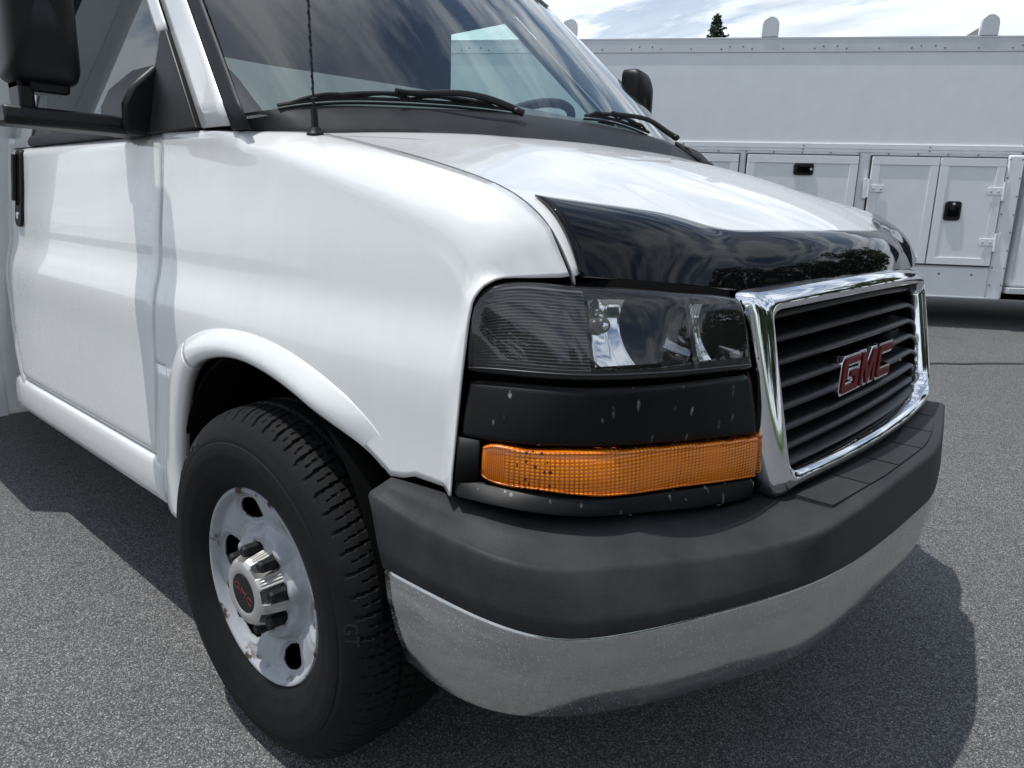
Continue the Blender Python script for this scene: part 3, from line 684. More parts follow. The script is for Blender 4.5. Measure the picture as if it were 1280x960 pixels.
# ------------------------------------------------------------------ bumper
def build_bumper():
    R0 = [(.375, -.955, .700), (.50, -.940, .703), (.529, -.937, .703), (.60, -.905, .700), (.655, -.860, .695), (.705, -.77, .688), (.735, -.66, .677), (.765, -.53, .664), (.785, -.45, .662), (.80, -.2, .665), (.81, 0, .665)]
    R1 = [(.366, -.990, .683), (.429, -.983, .668), (.541, -.984, .665), (.631, -.975, .662), (.684, -.944, .655), (.738, -.864, .648), (.807, -.724, .637), (.858, -.618, .636), (.876, -.578, .638), (.908, -.535, .654), (.921, -.480, .661), (.934, -.232, .664), (.940, 0, .664)]
    R2 = [(.402, -.995, .566), (.548, -.989, .565), (.655, -.975, .565), (.713, -.950, .565), (.779, -.868, .565), (.844, -.724, .565), (.909, -.541, .566), (.940, -.3, .562), (.950, 0, .560)]
    R5 = [(.446, -.980, .410), (.541, -.979, .402), (.62, -.956, .399), (.676, -.917, .399), (.739, -.838, .400), (.804, -.716, .400), (.854, -.596, .400), (.887, -.512, .400), (.915, -.3, .402), (.925, 0, .402)]
    n = 130; half = 66
    r0, r1, r2, r5 = [mirext(arcres(r, half)) for r in (R0, R1, R2, R5)]
    def pull(q):                                   # the far end is swept back a little more
        t = np.clip(q[:, 1] / .55, 0, 1); q[:, 0] -= .064 * t * t * (3 - 2 * t); return q
    r0, r1, r2, r5 = pull(r0), pull(r1), pull(r2), pull(r5)
    def ins(r, d, dz):
        q = outset(r, d); q[:, 2] += dz; return q
    k1 = ins(r1, -.009, .0018); k2 = ins(r1, .0045, -.006); m1 = r1 * .72 + r2 * .28; m1 = ins(m1, .0035, 0); m2 = r1 * .3 + r2 * .7; m2 = ins(m2, .003, 0)
    base = r0 * .45 + r1 * .55
    rows = [r0, base, k1, ins(r1, -.003, .0008), r1 * 1.0, k2, m1, m2, r2, ins(r2, -.008, -.006), ins(r2, -.03, -.006)]
    rows[4] = ins(r1, .0015, -.001)
    G = np.stack([r for r in rows])
    cap = []
    sheet('bumper_cover', G, M['bumper'], VAN, (1, 0, .6), .004)
    v0 = ins(r2, -.010, .004); v1 = ins(r2, -.004, -.010); v2 = ins(r2 * .7 + r5 * .3, .006, 0); v3 = ins(r2 * .35 + r5 * .65, .007, 0); v4 = ins(r5, .002, .004); v5 = ins(r5, -.006, -.004); v6 = ins(r5, -.04, -.002)
    sheet('bumper_valance', np.stack([v0, v1, v2, v3, v4, v5, v6]), M['chrome_worn'], VAN, (1, 0, 0), .003)
    # ends are closed by the dark space behind
    for s in (1, -1):
        MB().box((.42, -s * .84, .44), (.46, -s * .60, .66)).build('bumper_bracket', M['dark'], VAN, sm=False)
    # step pads on the flat centre
    for i in range(6):
        ya, yb = -.455 + .152 * i, -.455 + .152 * i + .146
        P = []
        for (a, b) in ring_loop([(ya, 0), (yb, 0), (yb, 1), (ya, 1)], [.0001] * 4, 8, 3):
            yy = a; xi = np.interp(-abs(yy), [-.49, 0], [.835, .868]); xo = np.interp(-abs(yy), [-.49, -.232, 0], [.895, .916, .921])
            t_ = np.clip(yy / .55, 0, 1); P.append((xi + (xo - xi) * b - .064 * t_ * t_ * (3 - 2 * t_), yy, .6655))
        Vt = [np.array(p) + np.array([0, 0, .0035]) for p in P]; n_ = len(P); Vb = [np.array(p) - np.array([0, 0, .006]) for p in P]
        mesh('step_pad', Vb + Vt, [tuple(range(n_, 2 * n_))] + [(j, (j + 1) % n_, n_ + (j + 1) % n_, n_ + j) for j in range(n_)], M['bumper'], VAN, bevel=.0015)
build_bumper()

# ------------------------------------------------------------------ wheels
TYP = [(.004, .203), (-.003, .2115), (-.012, .224), (-.023, .250), (-.0285, .280), (-.0275, .303), (-.0255, .3045), (-.023, .318), (-.015, .337), (-.007, .349), (.000, .3565), (.007, .3625), (.015, .3672), (.026, .3705), (.045, .3735), (.075, .3755), (.115, .3765), (.155, .3755), (.185, .3735), (.204, .3705), (.215, .366), (.224, .355), (.232, .335), (.236, .30), (.232, .26), (.220, .22), (.21, .203)]
TYF = lin(np.array(TYP), 150)
TYF[:, 1] -= .0085 * np.clip((TYF[:, 1] - .28) / .07, 0, 1)
def make_tyre(parent):
    nth = 720; th = 2 * np.pi * np.arange(nth) / nth; npit = 58
    Yc, Rc = TYF[:, 0][None, :], TYF[:, 1][None, :]; A = (th * npit / (2 * np.pi))[:, None]
    s = Yc - .1115; D = np.zeros((nth, len(TYF))); tread = (Rc > .338) & (Yc > -.012) & (Yc < .225)
    tri = np.abs(((A * 2) % 1) - .5) * 2 - .5
    for gc, gw in ((-.046, .0042), (-.004, .0036), (.036, .0042)):
        D = np.where(tread & (np.abs(s - gc - .0035 * tri) < gw), .0085, D)
    edge = np.where(s < 0, Yc, .223 - Yc)                       # distance in from the shoulder
    slant = A - np.where(s < 0, 1, -1) * edge * 5.0
    ph = slant % 1
    sh = tread & (edge < .061)
    w_ = .10 + .05 * np.clip(1 - edge / .03, 0, 1)
    D = np.where(sh & (ph < w_), np.maximum(D, np.where(Rc > .354, .0075, .0055)), D)
    D = np.where(sh & (np.abs(ph - .55) < .028) & (edge > .004), np.maximum(D, .0045), D)
    mid = tread & (edge >= .061)
    D = np.where(mid & (((A * 1.5 + s * 16) % 1) < .10), np.maximum(D, .0055), D)
    # fine decorative lines on the sidewall
    wall = (Yc < 0) & (Rc > .225) & (Rc < .345)
    for r0 in (.2325, .2985, .3035): D = np.where(wall & (np.abs(Rc - r0) < .0009), .0012, D)
    Rr = Rc - D; Yy = Yc + np.where(wall, D * .8, 0); Rr = np.where(wall, Rc, Rr)
    G = np.stack([Rr * np.cos(th)[:, None], np.broadcast_to(Yy, Rr.shape), Rr * np.sin(th)[:, None]], -1)
    t = sheet('tyre', G, M['tyre'], parent, (0, 0, 0), 0, ang=30, close_u=True)
    bm = bmesh.new(); bm.from_mesh(t.data); bmesh.ops.recalc_face_normals(bm, faces=bm.faces); bm.to_mesh(t.data); bm.free(); smooth(t.data, 30)
    return t
def dish(r): return np.interp(r, [.03, .080, .104, .110, .117, .125, .135, .150, .165, .178, .1855, .188, .191, .194, .198, .203, .206, .2065], [.014, .014, .016, .019, .029, .036, .038, .034, .028, .022, .0175, .0145, .009, .004, -.001, -.002, .002, .010])
HOLE0 = 55.0
def make_rim(parent):
    nt_ = 480; rr = np.concatenate([[.2065, .2063, .206, .205, .204, .203, .202], np.linspace(.201, .032, 120)]); Gm = []; hole = []
    for r in rr:
        row = []
        for j in range(nt_):
            th = 2 * math.pi * j / nt_; y = dish(r); k = round((math.degrees(th) - HOLE0) / 60); a = th - R(HOLE0 + 60 * k); vy = r - .157
            q = (abs(a * .157) / .040) ** 2.4 + (abs(vy) / .0262) ** 2.4
            rg = 1 - np.clip((abs(a) - R(9)) / R(14), 0, 1)        # 1 near a hand hole, 0 on the spokes between
            if .112 < r < .186: y -= .012 * (1 - rg) * max(0, math.sin(math.pi * (r - .112) / .074)) ** .8
            if q < 2.0: y += .006 * (1 - q / 2) - .003 * math.sin(math.pi * min(1, abs(q - 1.0)))
            k8 = round((math.degrees(th) - 12) / 45); a8 = th - R(12 + 45 * k8)
            if .085 < r < .125: y -= .010 * max(0, 1 - (abs(a8) * .1 / .024) ** 2) * math.sin(math.pi * (r - .085) / .04)
            row.append((r * math.cos(th), y, r * math.sin(th)))
        Gm.append(row)
    rim = sheet('rim', Gm, [M['rim'], M['dark']], parent, (0, -1, 0), 0, ang=42, close_v=True)
    bm = bmesh.new(); bm.from_mesh(rim.data); kill = []
    for p in bm.faces:
        c = p.calc_center_median(); r = math.hypot(c.x, c.z); a = math.degrees(math.atan2(c.z, c.x)); k = round((a - HOLE0) / 60); a = R(a - HOLE0 - 60 * k)
        if (abs(a * .157) / .0385) ** 2.4 + (abs(r - .157) / .0245) ** 2.4 < 1: kill.append(p)
    bmesh.ops.delete(bm, geom=kill, context='FACES'); bm.to_mesh(rim.data); bm.free()
    m = rim.modifiers.new('thick', 'SOLIDIFY'); m.thickness = .004; m.offset = -1
    return rim
def wrap_text(parent, body, size, r0, deg, tilt=0):
    me = text_mesh(body, size, .0011, 'sidewall_lettering'); V = np.array([v.co[:] for v in me.vertices]); prof_r = TYF[TYF[:, 0] < .02]
    o_ = np.argsort(prof_r[:, 1])
    for v, (x, y, z) in zip(me.vertices, V):
        r = r0 + y; a = R(deg) - x / r0; yy = np.interp(r, prof_r[o_, 1], prof_r[o_, 0]) - z - .0002
        v.co = (r * math.cos(a), yy, r * math.sin(a))
    return link('sidewall_lettering', me, M['tyre_letter'], parent)
def front_wheel():
    w_ = empty('front_wheel', (0, -.998, .369), VAN, R(1.2))
    make_tyre(w_); make_rim(w_)
    nt2 = 320; Gc = []
    for y, r, fl in ((-.006, .086, .0215), (-.014, .0825, .0215), (-.024, .080, .0212), (-.036, .0772, .0205), (-.048, .0745, .0195), (-.056, .0725, .018), (-.063, .0705, .014), (-.068, .068, .006), (-.0715, .064, 0), (-.0735, .058, 0), (-.0745, .050, 0), (-.0745, .0425, 0), (-.0738, .0415, 0), (-.0735, .040, 0)):
        row = []
        for j in range(nt2):
            th = 2 * math.pi * j / nt2; k = round((math.degrees(th) - 12) / 45); a = math.degrees(th) - 12 - 45 * k
            s = max(0, 1 - (abs(a) / 13.5) ** 3.2); q = r - fl * min(1, s * 1.3)
            if abs(a) > 15 and -.066 < y < -.010: q -= .0020 * (0.5 + .5 * math.cos(2 * math.pi * (abs(a) - 22.5) / 5.0))
            row.append((q * math.cos(th), y, q * math.sin(th)))
        Gc.append(row)
    Gc = np.array(Gc); Gc[..., 1] += .040
    hc = sheet('hub_cap', Gc, M['cap'], w_, (0, -1, 0), 0, ang=35, close_v=True)
    dm = MB(); dm.prism([(.0402 * math.cos(a), .0402 * math.sin(a)) for a in np.linspace(0, 2 * math.pi, 56, endpoint=False)], 1, -.0342, -.026); dm.build('cap_disc', M['black'], w_, ang=30)
    tm = text_mesh('GMC', .026, .0005, 'cap_lettering'); o = link('cap_lettering', tm, M['capred'], w_)
    o.matrix_local = Matrix.Translation((0, -.0345, 0)) @ Matrix.Rotation(R(24), 4, 'Y') @ Matrix.Rotation(R(90), 4, 'X') @ Matrix.Diagonal((1.2, .85, 1, 1))
    m = MB(); m.tube([(0, .004, 0), (0, -.012, 0), (0, -.012, 0), (0, -.040, 0), (0, -.045, 0)], [.0175, .0172, .0138, .0130, .009], 8); nut = m.build('lug_nut', M['black'], w_, ang=30)
    for k in range(8):
        a = R(12 + 45 * k)
        if k: nut = nut.copy(); COL.objects.link(nut); nut.parent = w_
        nut.location = (.0800 * math.cos(a), .022, .0800 * math.sin(a))
    bk = MB(); bk.tube([(0, .115, 0), (0, .14, 0)], [.19, .19], 40); bk.build('brake_disc', M['brake'], w_, ang=30)
    wrap_text(w_, 'GENERAL', .034, .3285, 137); wrap_text(w_, 'GT', .032, .329, 8)
    bd = [(R(8) + x / .33, .33 + y) for x, y in ((-.034, -.022), (.030, -.020), (.034, .020), (-.028, .022))]
    # plain far-side wheel: the same meshes turned round
    f_ = empty('front_wheel', (0, .985, .367), VAN, math.pi - R(1.2))
    for c in list(w_.children):
        if c.name.split('.')[0] in ('tyre', 'rim', 'hub_cap'):
            d = c.copy(); COL.objects.link(d); d.parent = f_
front_wheel()

# ------------------------------------------------------------------ cab: windscreen, cowl, pillars
GB = mirext(nspl([(-.13, -.909, 1.276), (-.09, -.80, 1.299), (-.03, -.62, 1.315), (.03, -.40, 1.328), (.06, -.2, 1.334), (.07, 0, 1.336)], 40))
GT = mirext(nspl([(-.812, -.76, 1.925), (-.765, -.5, 1.955), (-.725, -.25, 1.968), (-.715, 0, 1.97)], 40))
def GW(y, s, off=0.0):
    j = np.array([np.interp(y * (1 + 0 * s), GB[:, 1], GB[:, k]) for k in range(3)]); yt = y * .84
    t = np.array([np.interp(yt, GT[:, 1], GT[:, k]) for k in range(3)])
    p = j * (1 - s) + t * s; return p + np.array([.62, 0, .78]) * (off + .012 * math.sin(math.pi * s))
def Uy(z): return .909 - (z - 1.27) * .232
def build_cab():
    gl = sheet('windscreen', [[GW(y, s) for y in np.linspace(-.905, .905, 50)] for s in np.linspace(0, 1, 16)], M['glass'], VAN, (1, 0, .8), 0)
    for s in (1, -1):
        def strip(name, mat, a, b, z0, z1, dy0=0, dy1=0, th=.004):
            G = []
            for z in np.linspace(z0, z1, 14):
                t = (z - 1.278) / .647; xw = -.13 - .682 * t
                G.append([(xw - q, -s * (Uy(z) + d), z) for q, d in ((a, dy0), (a + .25 * (b - a), max(dy0, dy1)), (b - .25 * (b - a), max(dy0, dy1)), (b, dy1))])
            return sheet(name, G, mat, VAN, (0, -s, .2), th)
        strip('windscreen_trim', M['cowl'], -.004, .058, 1.259, 1.93, .000, .003)
        strip('pillar', M['white'], .060, .178, 1.268, 1.94, .002, .004)
        strip('door_seal', M['rubber'], .180, .200, 1.268, 1.90, -.006, -.006)
        strip('window_frame', M['white'], .200, .262, 1.492, 1.90, .0, .001)
        # upper rail and rear post of the door, roof side
        G = [[(x, -s * Uy(z), z) for x in np.linspace(-.985, -1.70, 10)] for z in (1.885, 1.90, 1.93)]
        sheet('roof_rail', G, M['white'], VAN, (0, -s, .2), .004)
        G = [[(x, -s * (Uy(z) + .001), z) for x in (-1.52, -1.56, -1.62, -1.70)] for z in np.linspace(1.27, 1.90, 6)]
        sheet('rear_post', G, M['white'], VAN, (0, -s, .2), .004)
        V = [(x, -s * (Uy(z) - .006), z) for x, z in ((-.56, 1.285), (-1.53, 1.285), (-1.53, 1.90), (-1.02, 1.90), (-.575, 1.495))]
        mesh('door_glass', V, [(0, 1, 2, 3, 4)], M['sideglass'], VAN, sm=False)
        # black sail panel
        V = []
        tri = [(-.318, 1.268), (-.585, 1.268), (-.585, 1.50), (-.555, 1.497)]
        m = MB(); m.prism([(x, z) for x, z in tri], 1, -.01, .008); 
        m.V = [np.array((v[0], -s * (Uy(v[2]) + v[1]), v[2])) for v in m.V]
        m.build('mirror_sail', M['black'], VAN, bevel=.003, ang=30)
        # belt trim below the glass
        G = [[(x, -s * (prof(1.272) + d), z) for x in np.linspace(-.585, -1.515, 12)] for d, z in ((-.012, 1.268), (.004, 1.272), (.006, 1.285), (-.004, 1.302), (-.022, 1.304))]
        sheet('belt_trim', G, M['cowl'], VAN, (0, -s, .3), 0, ang=60)
    rf = []
    for x in np.linspace(-.70, -1.74, 12):
        P = []
        for y in np.linspace(-.78, .78, 33):
            a = abs(y); z = 2.05 - .05 * (a / .7) ** 2 - max(0, a - .62) ** 2 * 3.0; fr = np.clip((-.70 - x) / .22, 0, 1)
            zt = np.interp(a, GT[40:, 1] if False else [0, .25, .5, .76], [1.97, 1.968, 1.955, 1.925]); P.append((x - .0 - .10 * (a / .76) ** 2 * (1 - fr), y, zt + (z - zt) * (fr ** .6)))
        rf.append(P)
    sheet('roof', rf, M['white'], VAN, (0, 0, 1), .004)
    # cowl panel between hood and glass
    hr = mirext(np.array([(a + .004, -y, b) for y, (a, b) in zip(HY, HR)][::-1])); hr = nspl(hr, 79); hr[0] = (-.035, -.80, 1.254); hr[-1] = (-.035, .80, 1.254)
    ext = lambda s: [(-.165, s * .905, 1.259), (-.125, s * .876, 1.2595), (-.080, s * .848, 1.260), (-.040, s * .820, 1.259)]
    front = np.array(ext(-1) + [tuple(p) for p in hr] + ext(1)[::-1]); front = arcres(lin(front, 200), 79)
    back = arcres(GB + np.array([0, 0, 0]), 79); back = np.array([GW(y, .012, .004) for y in np.linspace(-.905, .905, 79)])
    front = np.stack([np.interp(back[:, 1], front[:, 1], front[:, k]) for k in range(3)], 1); front[:, 1] = back[:, 1]
    front[:, 2] -= .002
    rows = [back + (front - back) * f + np.array([0, 0, .006 * math.sin(math.pi * f)]) for f in np.linspace(0, 1, 7)]
    low = rows[-1].copy(); low[:, 2] -= .02; lip = rows[0] + np.array([-.004, 0, -.006])
    sheet('cowl_panel', [lip] + rows + [low], M['cowl'], VAN, (.3, 0, 1), 0, ang=50)
    # louvred air intake on the driver's side
    cv = MB(); 
    for i in range(22):
        y = .40 + .0165 * i; j = int(np.argmin(np.abs(back[:, 1] - y))); a, b = back[j] * .72 + front[j] * .28, back[j] * .05 + front[j] * .95
        cv.tube([a + (0, 0, .010), (a + b) / 2 + (0, 0, .020), b + (0, 0, .008)], .0035, 6)
    cv.build('cowl_vent', M['black'], VAN)
    fr = MB(); idx = [int(np.argmin(np.abs(back[:, 1] - y))) for y in np.linspace(.385, .765, 20)]
    lp = [back[j] * .75 + front[j] * .25 + (0, 0, .011) for j in idx] + [back[j] * .02 + front[j] * .98 + (0, 0, .008) for j in idx[::-1]]
    fr.tube(lp + [lp[0]], .006, 8, cap=False); fr.build('vent_frame', M['black'], VAN)
build_cab()

def build_wipers():
    for (ya, yb, yp) in ((-.850, -.315, -.385), (-.07, .235, .285)):
        wp = empty('wiper', (0, 0, 0), VAN)
        ys = np.linspace(ya, yb, 24)
        f = np.linspace(0, 1, 24); s = .010 + .019 * np.sin(math.pi * np.clip(f * .92 + .04, 0, 1)) * (1 - .35 * f) if ya < -.5 else .030 - .016 * f + .014 * np.sin(math.pi * f)
        blade = [GW(y, a, .012) for y, a in zip(ys, s)]
        m = MB(); m.tube(blade, .004, 6); m.tube([p + np.array([-.004, 0, -.008]) for p in blade], .003, 4); m.build('wiper_rubber', M['rubber'], wp)
        b = MB()
        for i0, i1 in ((1, 7), (6, 12), (11, 17), (16, 22)):
            P = [blade[i] + np.array([.005, 0, .010]) * math.sin(math.pi * (i - i0) / (i1 - i0)) for i in range(i0, i1 + 1)]; b.tube(P, .0036, 6)
        P = [blade[i] + np.array([.006, 0, .012]) * (math.sin(math.pi * (i - 3) / 17) ** .5) for i in range(3, 21)]; b.tube(P, .0045, 6)
        b.build('wiper_frame', M['black'], wp)
        c = blade[11] + np.array([.008, 0, .015]); pv = GW(yp, .0, .014) + np.array([.03, 0, -.002])
        a = MB(); a.tube(nspl([c + np.array([0, -.03, 0]), c, c * .55 + pv * .45 + np.array([.01, 0, .016]), pv + np.array([0, 0, .012]), pv + np.array([.012, .03 if yp > 0 else .04, .0])], 16), np.linspace(.005, .0085, 16), 8)
        a.sphere(pv + np.array([.012, .02, .002]), .012, 10, 8, (1, 1, .7)); a.build('wiper_arm', M['black'], wp)
build_wipers()

def build_antenna():
    b = np.array((-.014, -.826, 1.246)); m = MB()
    m.tube([b + (0, 0, -.004), b + (0, 0, .006), b + (0, 0, .012), b + (0, 0, .018)], [.017, .0165, .012, .0095], 16)
    m.tube([b + (0, 0, .018), b + (-.002, 0, .05)], [.0068, .0062], 10); m.build('antenna_base', M['black'], VAN, ang=30)
    m = MB(); P = [b + (-.002, 0, .05), b + (-.01, .0, .25), b + (-.03, .002, .74)]; m.tube(P, .0024, 6)
    q = np.array([P[0] + (P[1] - P[0]) * t for t in np.linspace(0, 1, 60)])
    h = MB(); n = 260
    pth = [np.array([np.interp(t, [0, .3, 1], [p[k] for p in P]) for k in range(3)]) + .0026 * np.array([math.cos(t * 190), math.sin(t * 190), 0]) for t in np.linspace(0, 1, n)]
    m.tube(pth, .0009, 4); m.build('antenna_mast', M['black'], VAN)
build_antenna()

# ------------------------------------------------------------------ doors, rockers
def door_rear(z): return np.interp(z, [.50, .55, .60, .70, .80, .90, 1.05, 1.27], [-1.555, -1.59, -1.615, -1.650, -1.672, -1.683, -1.69, -1.69])
def build_doors():
    for s in (1, -1):
        G = []
        for z in np.concatenate([[.513, .514], np.linspace(.52, 1.262, 60), [1.267, 1.268]]):
            row = []; xr = door_rear(z)
            for f in np.concatenate([[0, .004], np.linspace(.01, .99, 40), [.996, 1]]):
                x = -.509 + (xr + .509) * f; y = prof(z) + .012 * f
                e = min(f, 1 - f); y -= .006 * max(0, 1 - e / .008) ** 2
                if z > 1.25: y -= .018 * ((z - 1.25) / .018) ** 2
                if z < .53: y -= .008 * ((.53 - z) / .017) ** 2
                row.append((x, -s * y, z))
            G.append(row)
        d = sheet('door', G, M['white'], VAN, (0, -s, 0), .004, ang=60)
        # dark jamb, and a black strip painting the shade in the shut lines
        MB().box((-.55, -s * .885, .45), (-.47, -s * .80, 1.26)).build('door_jamb', M['dark'], VAN, sm=False)
        sheet('shut_line_shade', [[(x, -s * (prof(z) - .009), z) for x in (-.53, -.506, -.482)] for z in np.linspace(.44, 1.262, 50)], M['dark'], VAN, (0, -s, 0), 0)
        V, F = gridVF([[(door_rear(z) - a, -s * (prof(z) + .012 - b), z) for a, b in ((-.02, .03), (.003, .02), (.005, .0015), (.03, .0), (.055, .004), (.06, .03))] for z in np.linspace(.43, 1.30, 40)])
        sheet('rear_body_strip', np.array(V).reshape(40, 6, 3), M['white'], VAN, (0, -s, 0), .004, ang=50)
        G = [[(x, -s * (y + .012 * np.clip((-.5 - x) / 1.1, 0, 1)), z) for x in np.linspace(-.462, -1.665, 24)] for y, z in ((.955, .512), (.978, .508), (.9855, .498), (.988, .48), (.990, .45), (.989, .42), (.985, .402), (.978, .397), (.9755, .3975), (.974, .389), (.95, .386))]
        sheet('rocker_panel', G, M['white'], VAN, (0, -s, 0), .003, ang=60)
        # pull handle; the recess is a raised plate blackened as if shaded
        hd = empty('door_handle', (0, 0, 0), d)
        def hy(z): return prof(z) + .0105
        for nm, mat, hw, z0, z1, dep in (('handle_bezel', 'black', .034, 1.018, 1.262, .010), ('handle_recess_shade', 'dark', .021, 1.085, 1.248, .0108)):
            lp = ring_loop([(-1.572 - hw, z0), (-1.572 + hw, z0), (-1.572 + hw * .9, z1), (-1.572 - hw * .9, z1)], hw * .85, 6, 8); m = MB()
            n = len(lp); V = [(x, -s * (hy(z) - .004), z) for x, z in lp] + [(x, -s * (hy(z) + dep), z) for x, z in lp]
            m.add(V, [tuple(range(n, 2 * n))] + [(i, (i + 1) % n, n + (i + 1) % n, n + i) for i in range(n)]); m.build(nm, M[mat], hd, bevel=.003 if dep == .010 else 0, ang=35)
        m = MB(); m.tube([(-1.585, -s * (hy(z) + .014), z) for z in np.linspace(1.10, 1.245, 8)], .010, 8); m.build('pull_lever', M['black'], hd)
        m = MB(); m.tube([(-1.570, -s * (hy(1.05) + .009), 1.053), (-1.570, -s * (hy(1.05) + .0125), 1.053)], .011, 16); m.build('key_lock', M['alum'], hd, ang=30)
build_doors()

def build_mirror(s, x0, y0, y1, z1, dp=1.0):
    mr = empty('mirror', (0, 0, 0), VAN)
    # base bracket against the sail, two arms, telescoping head
    m = MB(); m.prism([(-s * .895, 1.264), (-s * .95, 1.264), (-s * .965, 1.278), (-s * .962, 1.330), (-s * .940, 1.372), (-s * .875, 1.43)], 0, x0 - .10, x0 + .05); m.build('mirror_bracket', M['black'], mr, bevel=.012, ang=40)
    a = MB(); a.prism([(x0 - .075, 1.264), (x0 + .03, 1.264), (x0 + .038, 1.275), (x0 + .03, 1.303), (x0 - .075, 1.303)], 1, -s * .93, -s * (y1 + .015)); a.build('mirror_arm', M['black'], mr, bevel=.008, ang=40)
    a = MB(); a.prism([(x0 - .06, 1.335), (x0 + .02, 1.335), (x0 + .02, 1.365), (x0 - .06, 1.365)], 1, -s * (y0 + .02), -s * (y1 - .02)); a.prism([(x0 - .06, 1.29), (x0 + .02, 1.29), (x0 + .02, 1.36), (x0 - .06, 1.36)], 1, -s * (y1 - .05), -s * (y1 - .02)); a.build('mirror_arm', M['black'], mr, bevel=.008, ang=40)
    lp = ring_loop([(y0, 1.350), (y1, 1.350), (y1 - .005, z1 - .02), (y0 + .0, z1)], [.03, .03, .06, .04], 6, 8); G = []
    cy, cz = (y0 + y1) / 2, (1.35 + z1) / 2
    for q, dx_ in ((1.0, -.06), (1.0, -.01), (.985, .03), (.93, .06), (.80, .078), (.5, .088), (.05, .09)):
        G.append([(x0 + dx_ * dp, -s * (cy + (a - cy) * q), cz + (b - cz) * q) for a, b in lp])
    h = sheet('mirror_head', G, M['black'], mr, (1, 0, 0), .004, close_v=True, ang=60)
    V = [(x0 - .045 * dp, -s * (cy + (a - cy) * .95), cz + (b - cz) * .95) for a, b in lp]; mesh('mirror_glass', V, [tuple(range(len(V)))], M['chrome'], mr, sm=False)
build_mirror(1, -.625, 1.035, 1.175, 1.735, .7); build_mirror(-1, -.57, 1.035, 1.165, 1.715, .62)

# ------------------------------------------------------------------ cab interior
def build_interior():
    rows = []
    for q, dz in ((0, -.012), (.25, .02), (.5, .055), (.8, .085), (1.0, .09), (1.06, .06), (1.08, -.15)):
        rows.append([np.array([np.interp(y, GB[:, 1], GB[:, 0]), y, np.interp(y, GB[:, 1], GB[:, 2])]) * (1 - q) + np.array([-.36, y, 1.335]) * q + np.array([0, 0, dz]) for y in np.linspace(-.86, .86, 30)])
    sheet('dashboard', rows, M['dash'], VAN, (0, 0, 1), 0, ang=50)
    c = np.array((-.62, .43, 1.40)); m = MB(); P = []
    ax = np.array([-.45, 0, .89]); u_ = np.array([0, 1.0, 0]); v_ = np.array([.89, 0, .45])
    P = [c + .195 * (math.cos(t) * u_ + math.sin(t) * v_) for t in np.linspace(0, 2 * math.pi, 49)]
    m.tube(P, .016, 10, cap=False); m.sphere(c, .07, 14, 8, (1, 1, .5))
    for t in (0, math.pi, -math.pi / 2): m.tube([c, c + .19 * (math.cos(t) * u_ + math.sin(t) * v_)], .013, 6)
    m.build('steering_wheel', M['cabdark'], VAN)
    MB().box((-1.50, -.86, .55), (-1.47, .86, 1.93)).build('bulkhead', M['cabdark'], VAN, sm=False)
    MB().box((-1.50, -.90, .50), (-.10, .90, .56)).build('cab_floor', M['cabdark'], VAN, sm=False)  # unseen floor, added to keep light out of the cab
    MB().box((-.42, -.85, .56), (-.38, .85, 1.36)).build('dash_lower', M['cabdark'], VAN, sm=False)
    G = [[(x, y, 1.94 + .05 * (1 - (y / .8) ** 2)) for y in np.linspace(-.74, .74, 12)] for x in (-.80, -1.0, -1.47)]
    sheet('headliner', G, M['trim'], VAN, (0, 0, -1), 0)
    for s in (1, -1):
        G = [[(x, -s * (prof(z) - .06 - max(0, z - 1.2) * .2), z) for x in (-.45, -1.46)] for z in (.56, .9, 1.2, 1.27)]
        sheet('door_lining', G, M['cabdark'], VAN, (0, s, 0), 0)
build_interior()

# ------------------------------------------------------------------ box body behind the cab
def build_box():
    m = MB(); m.box((-5.3, -1.085, .348), (-1.735, 1.085, 2.72)); b = m.build('cargo_box', M['white'], VAN, bevel=.025, ang=35)
    for s in (1, -1):
        m = MB(); m.box((-1.738, -s * 1.050, .352), (-1.732, -s * 1.02, 2.70)); m.build('corner_trim', M['alum'], b, sm=False)
build_box()

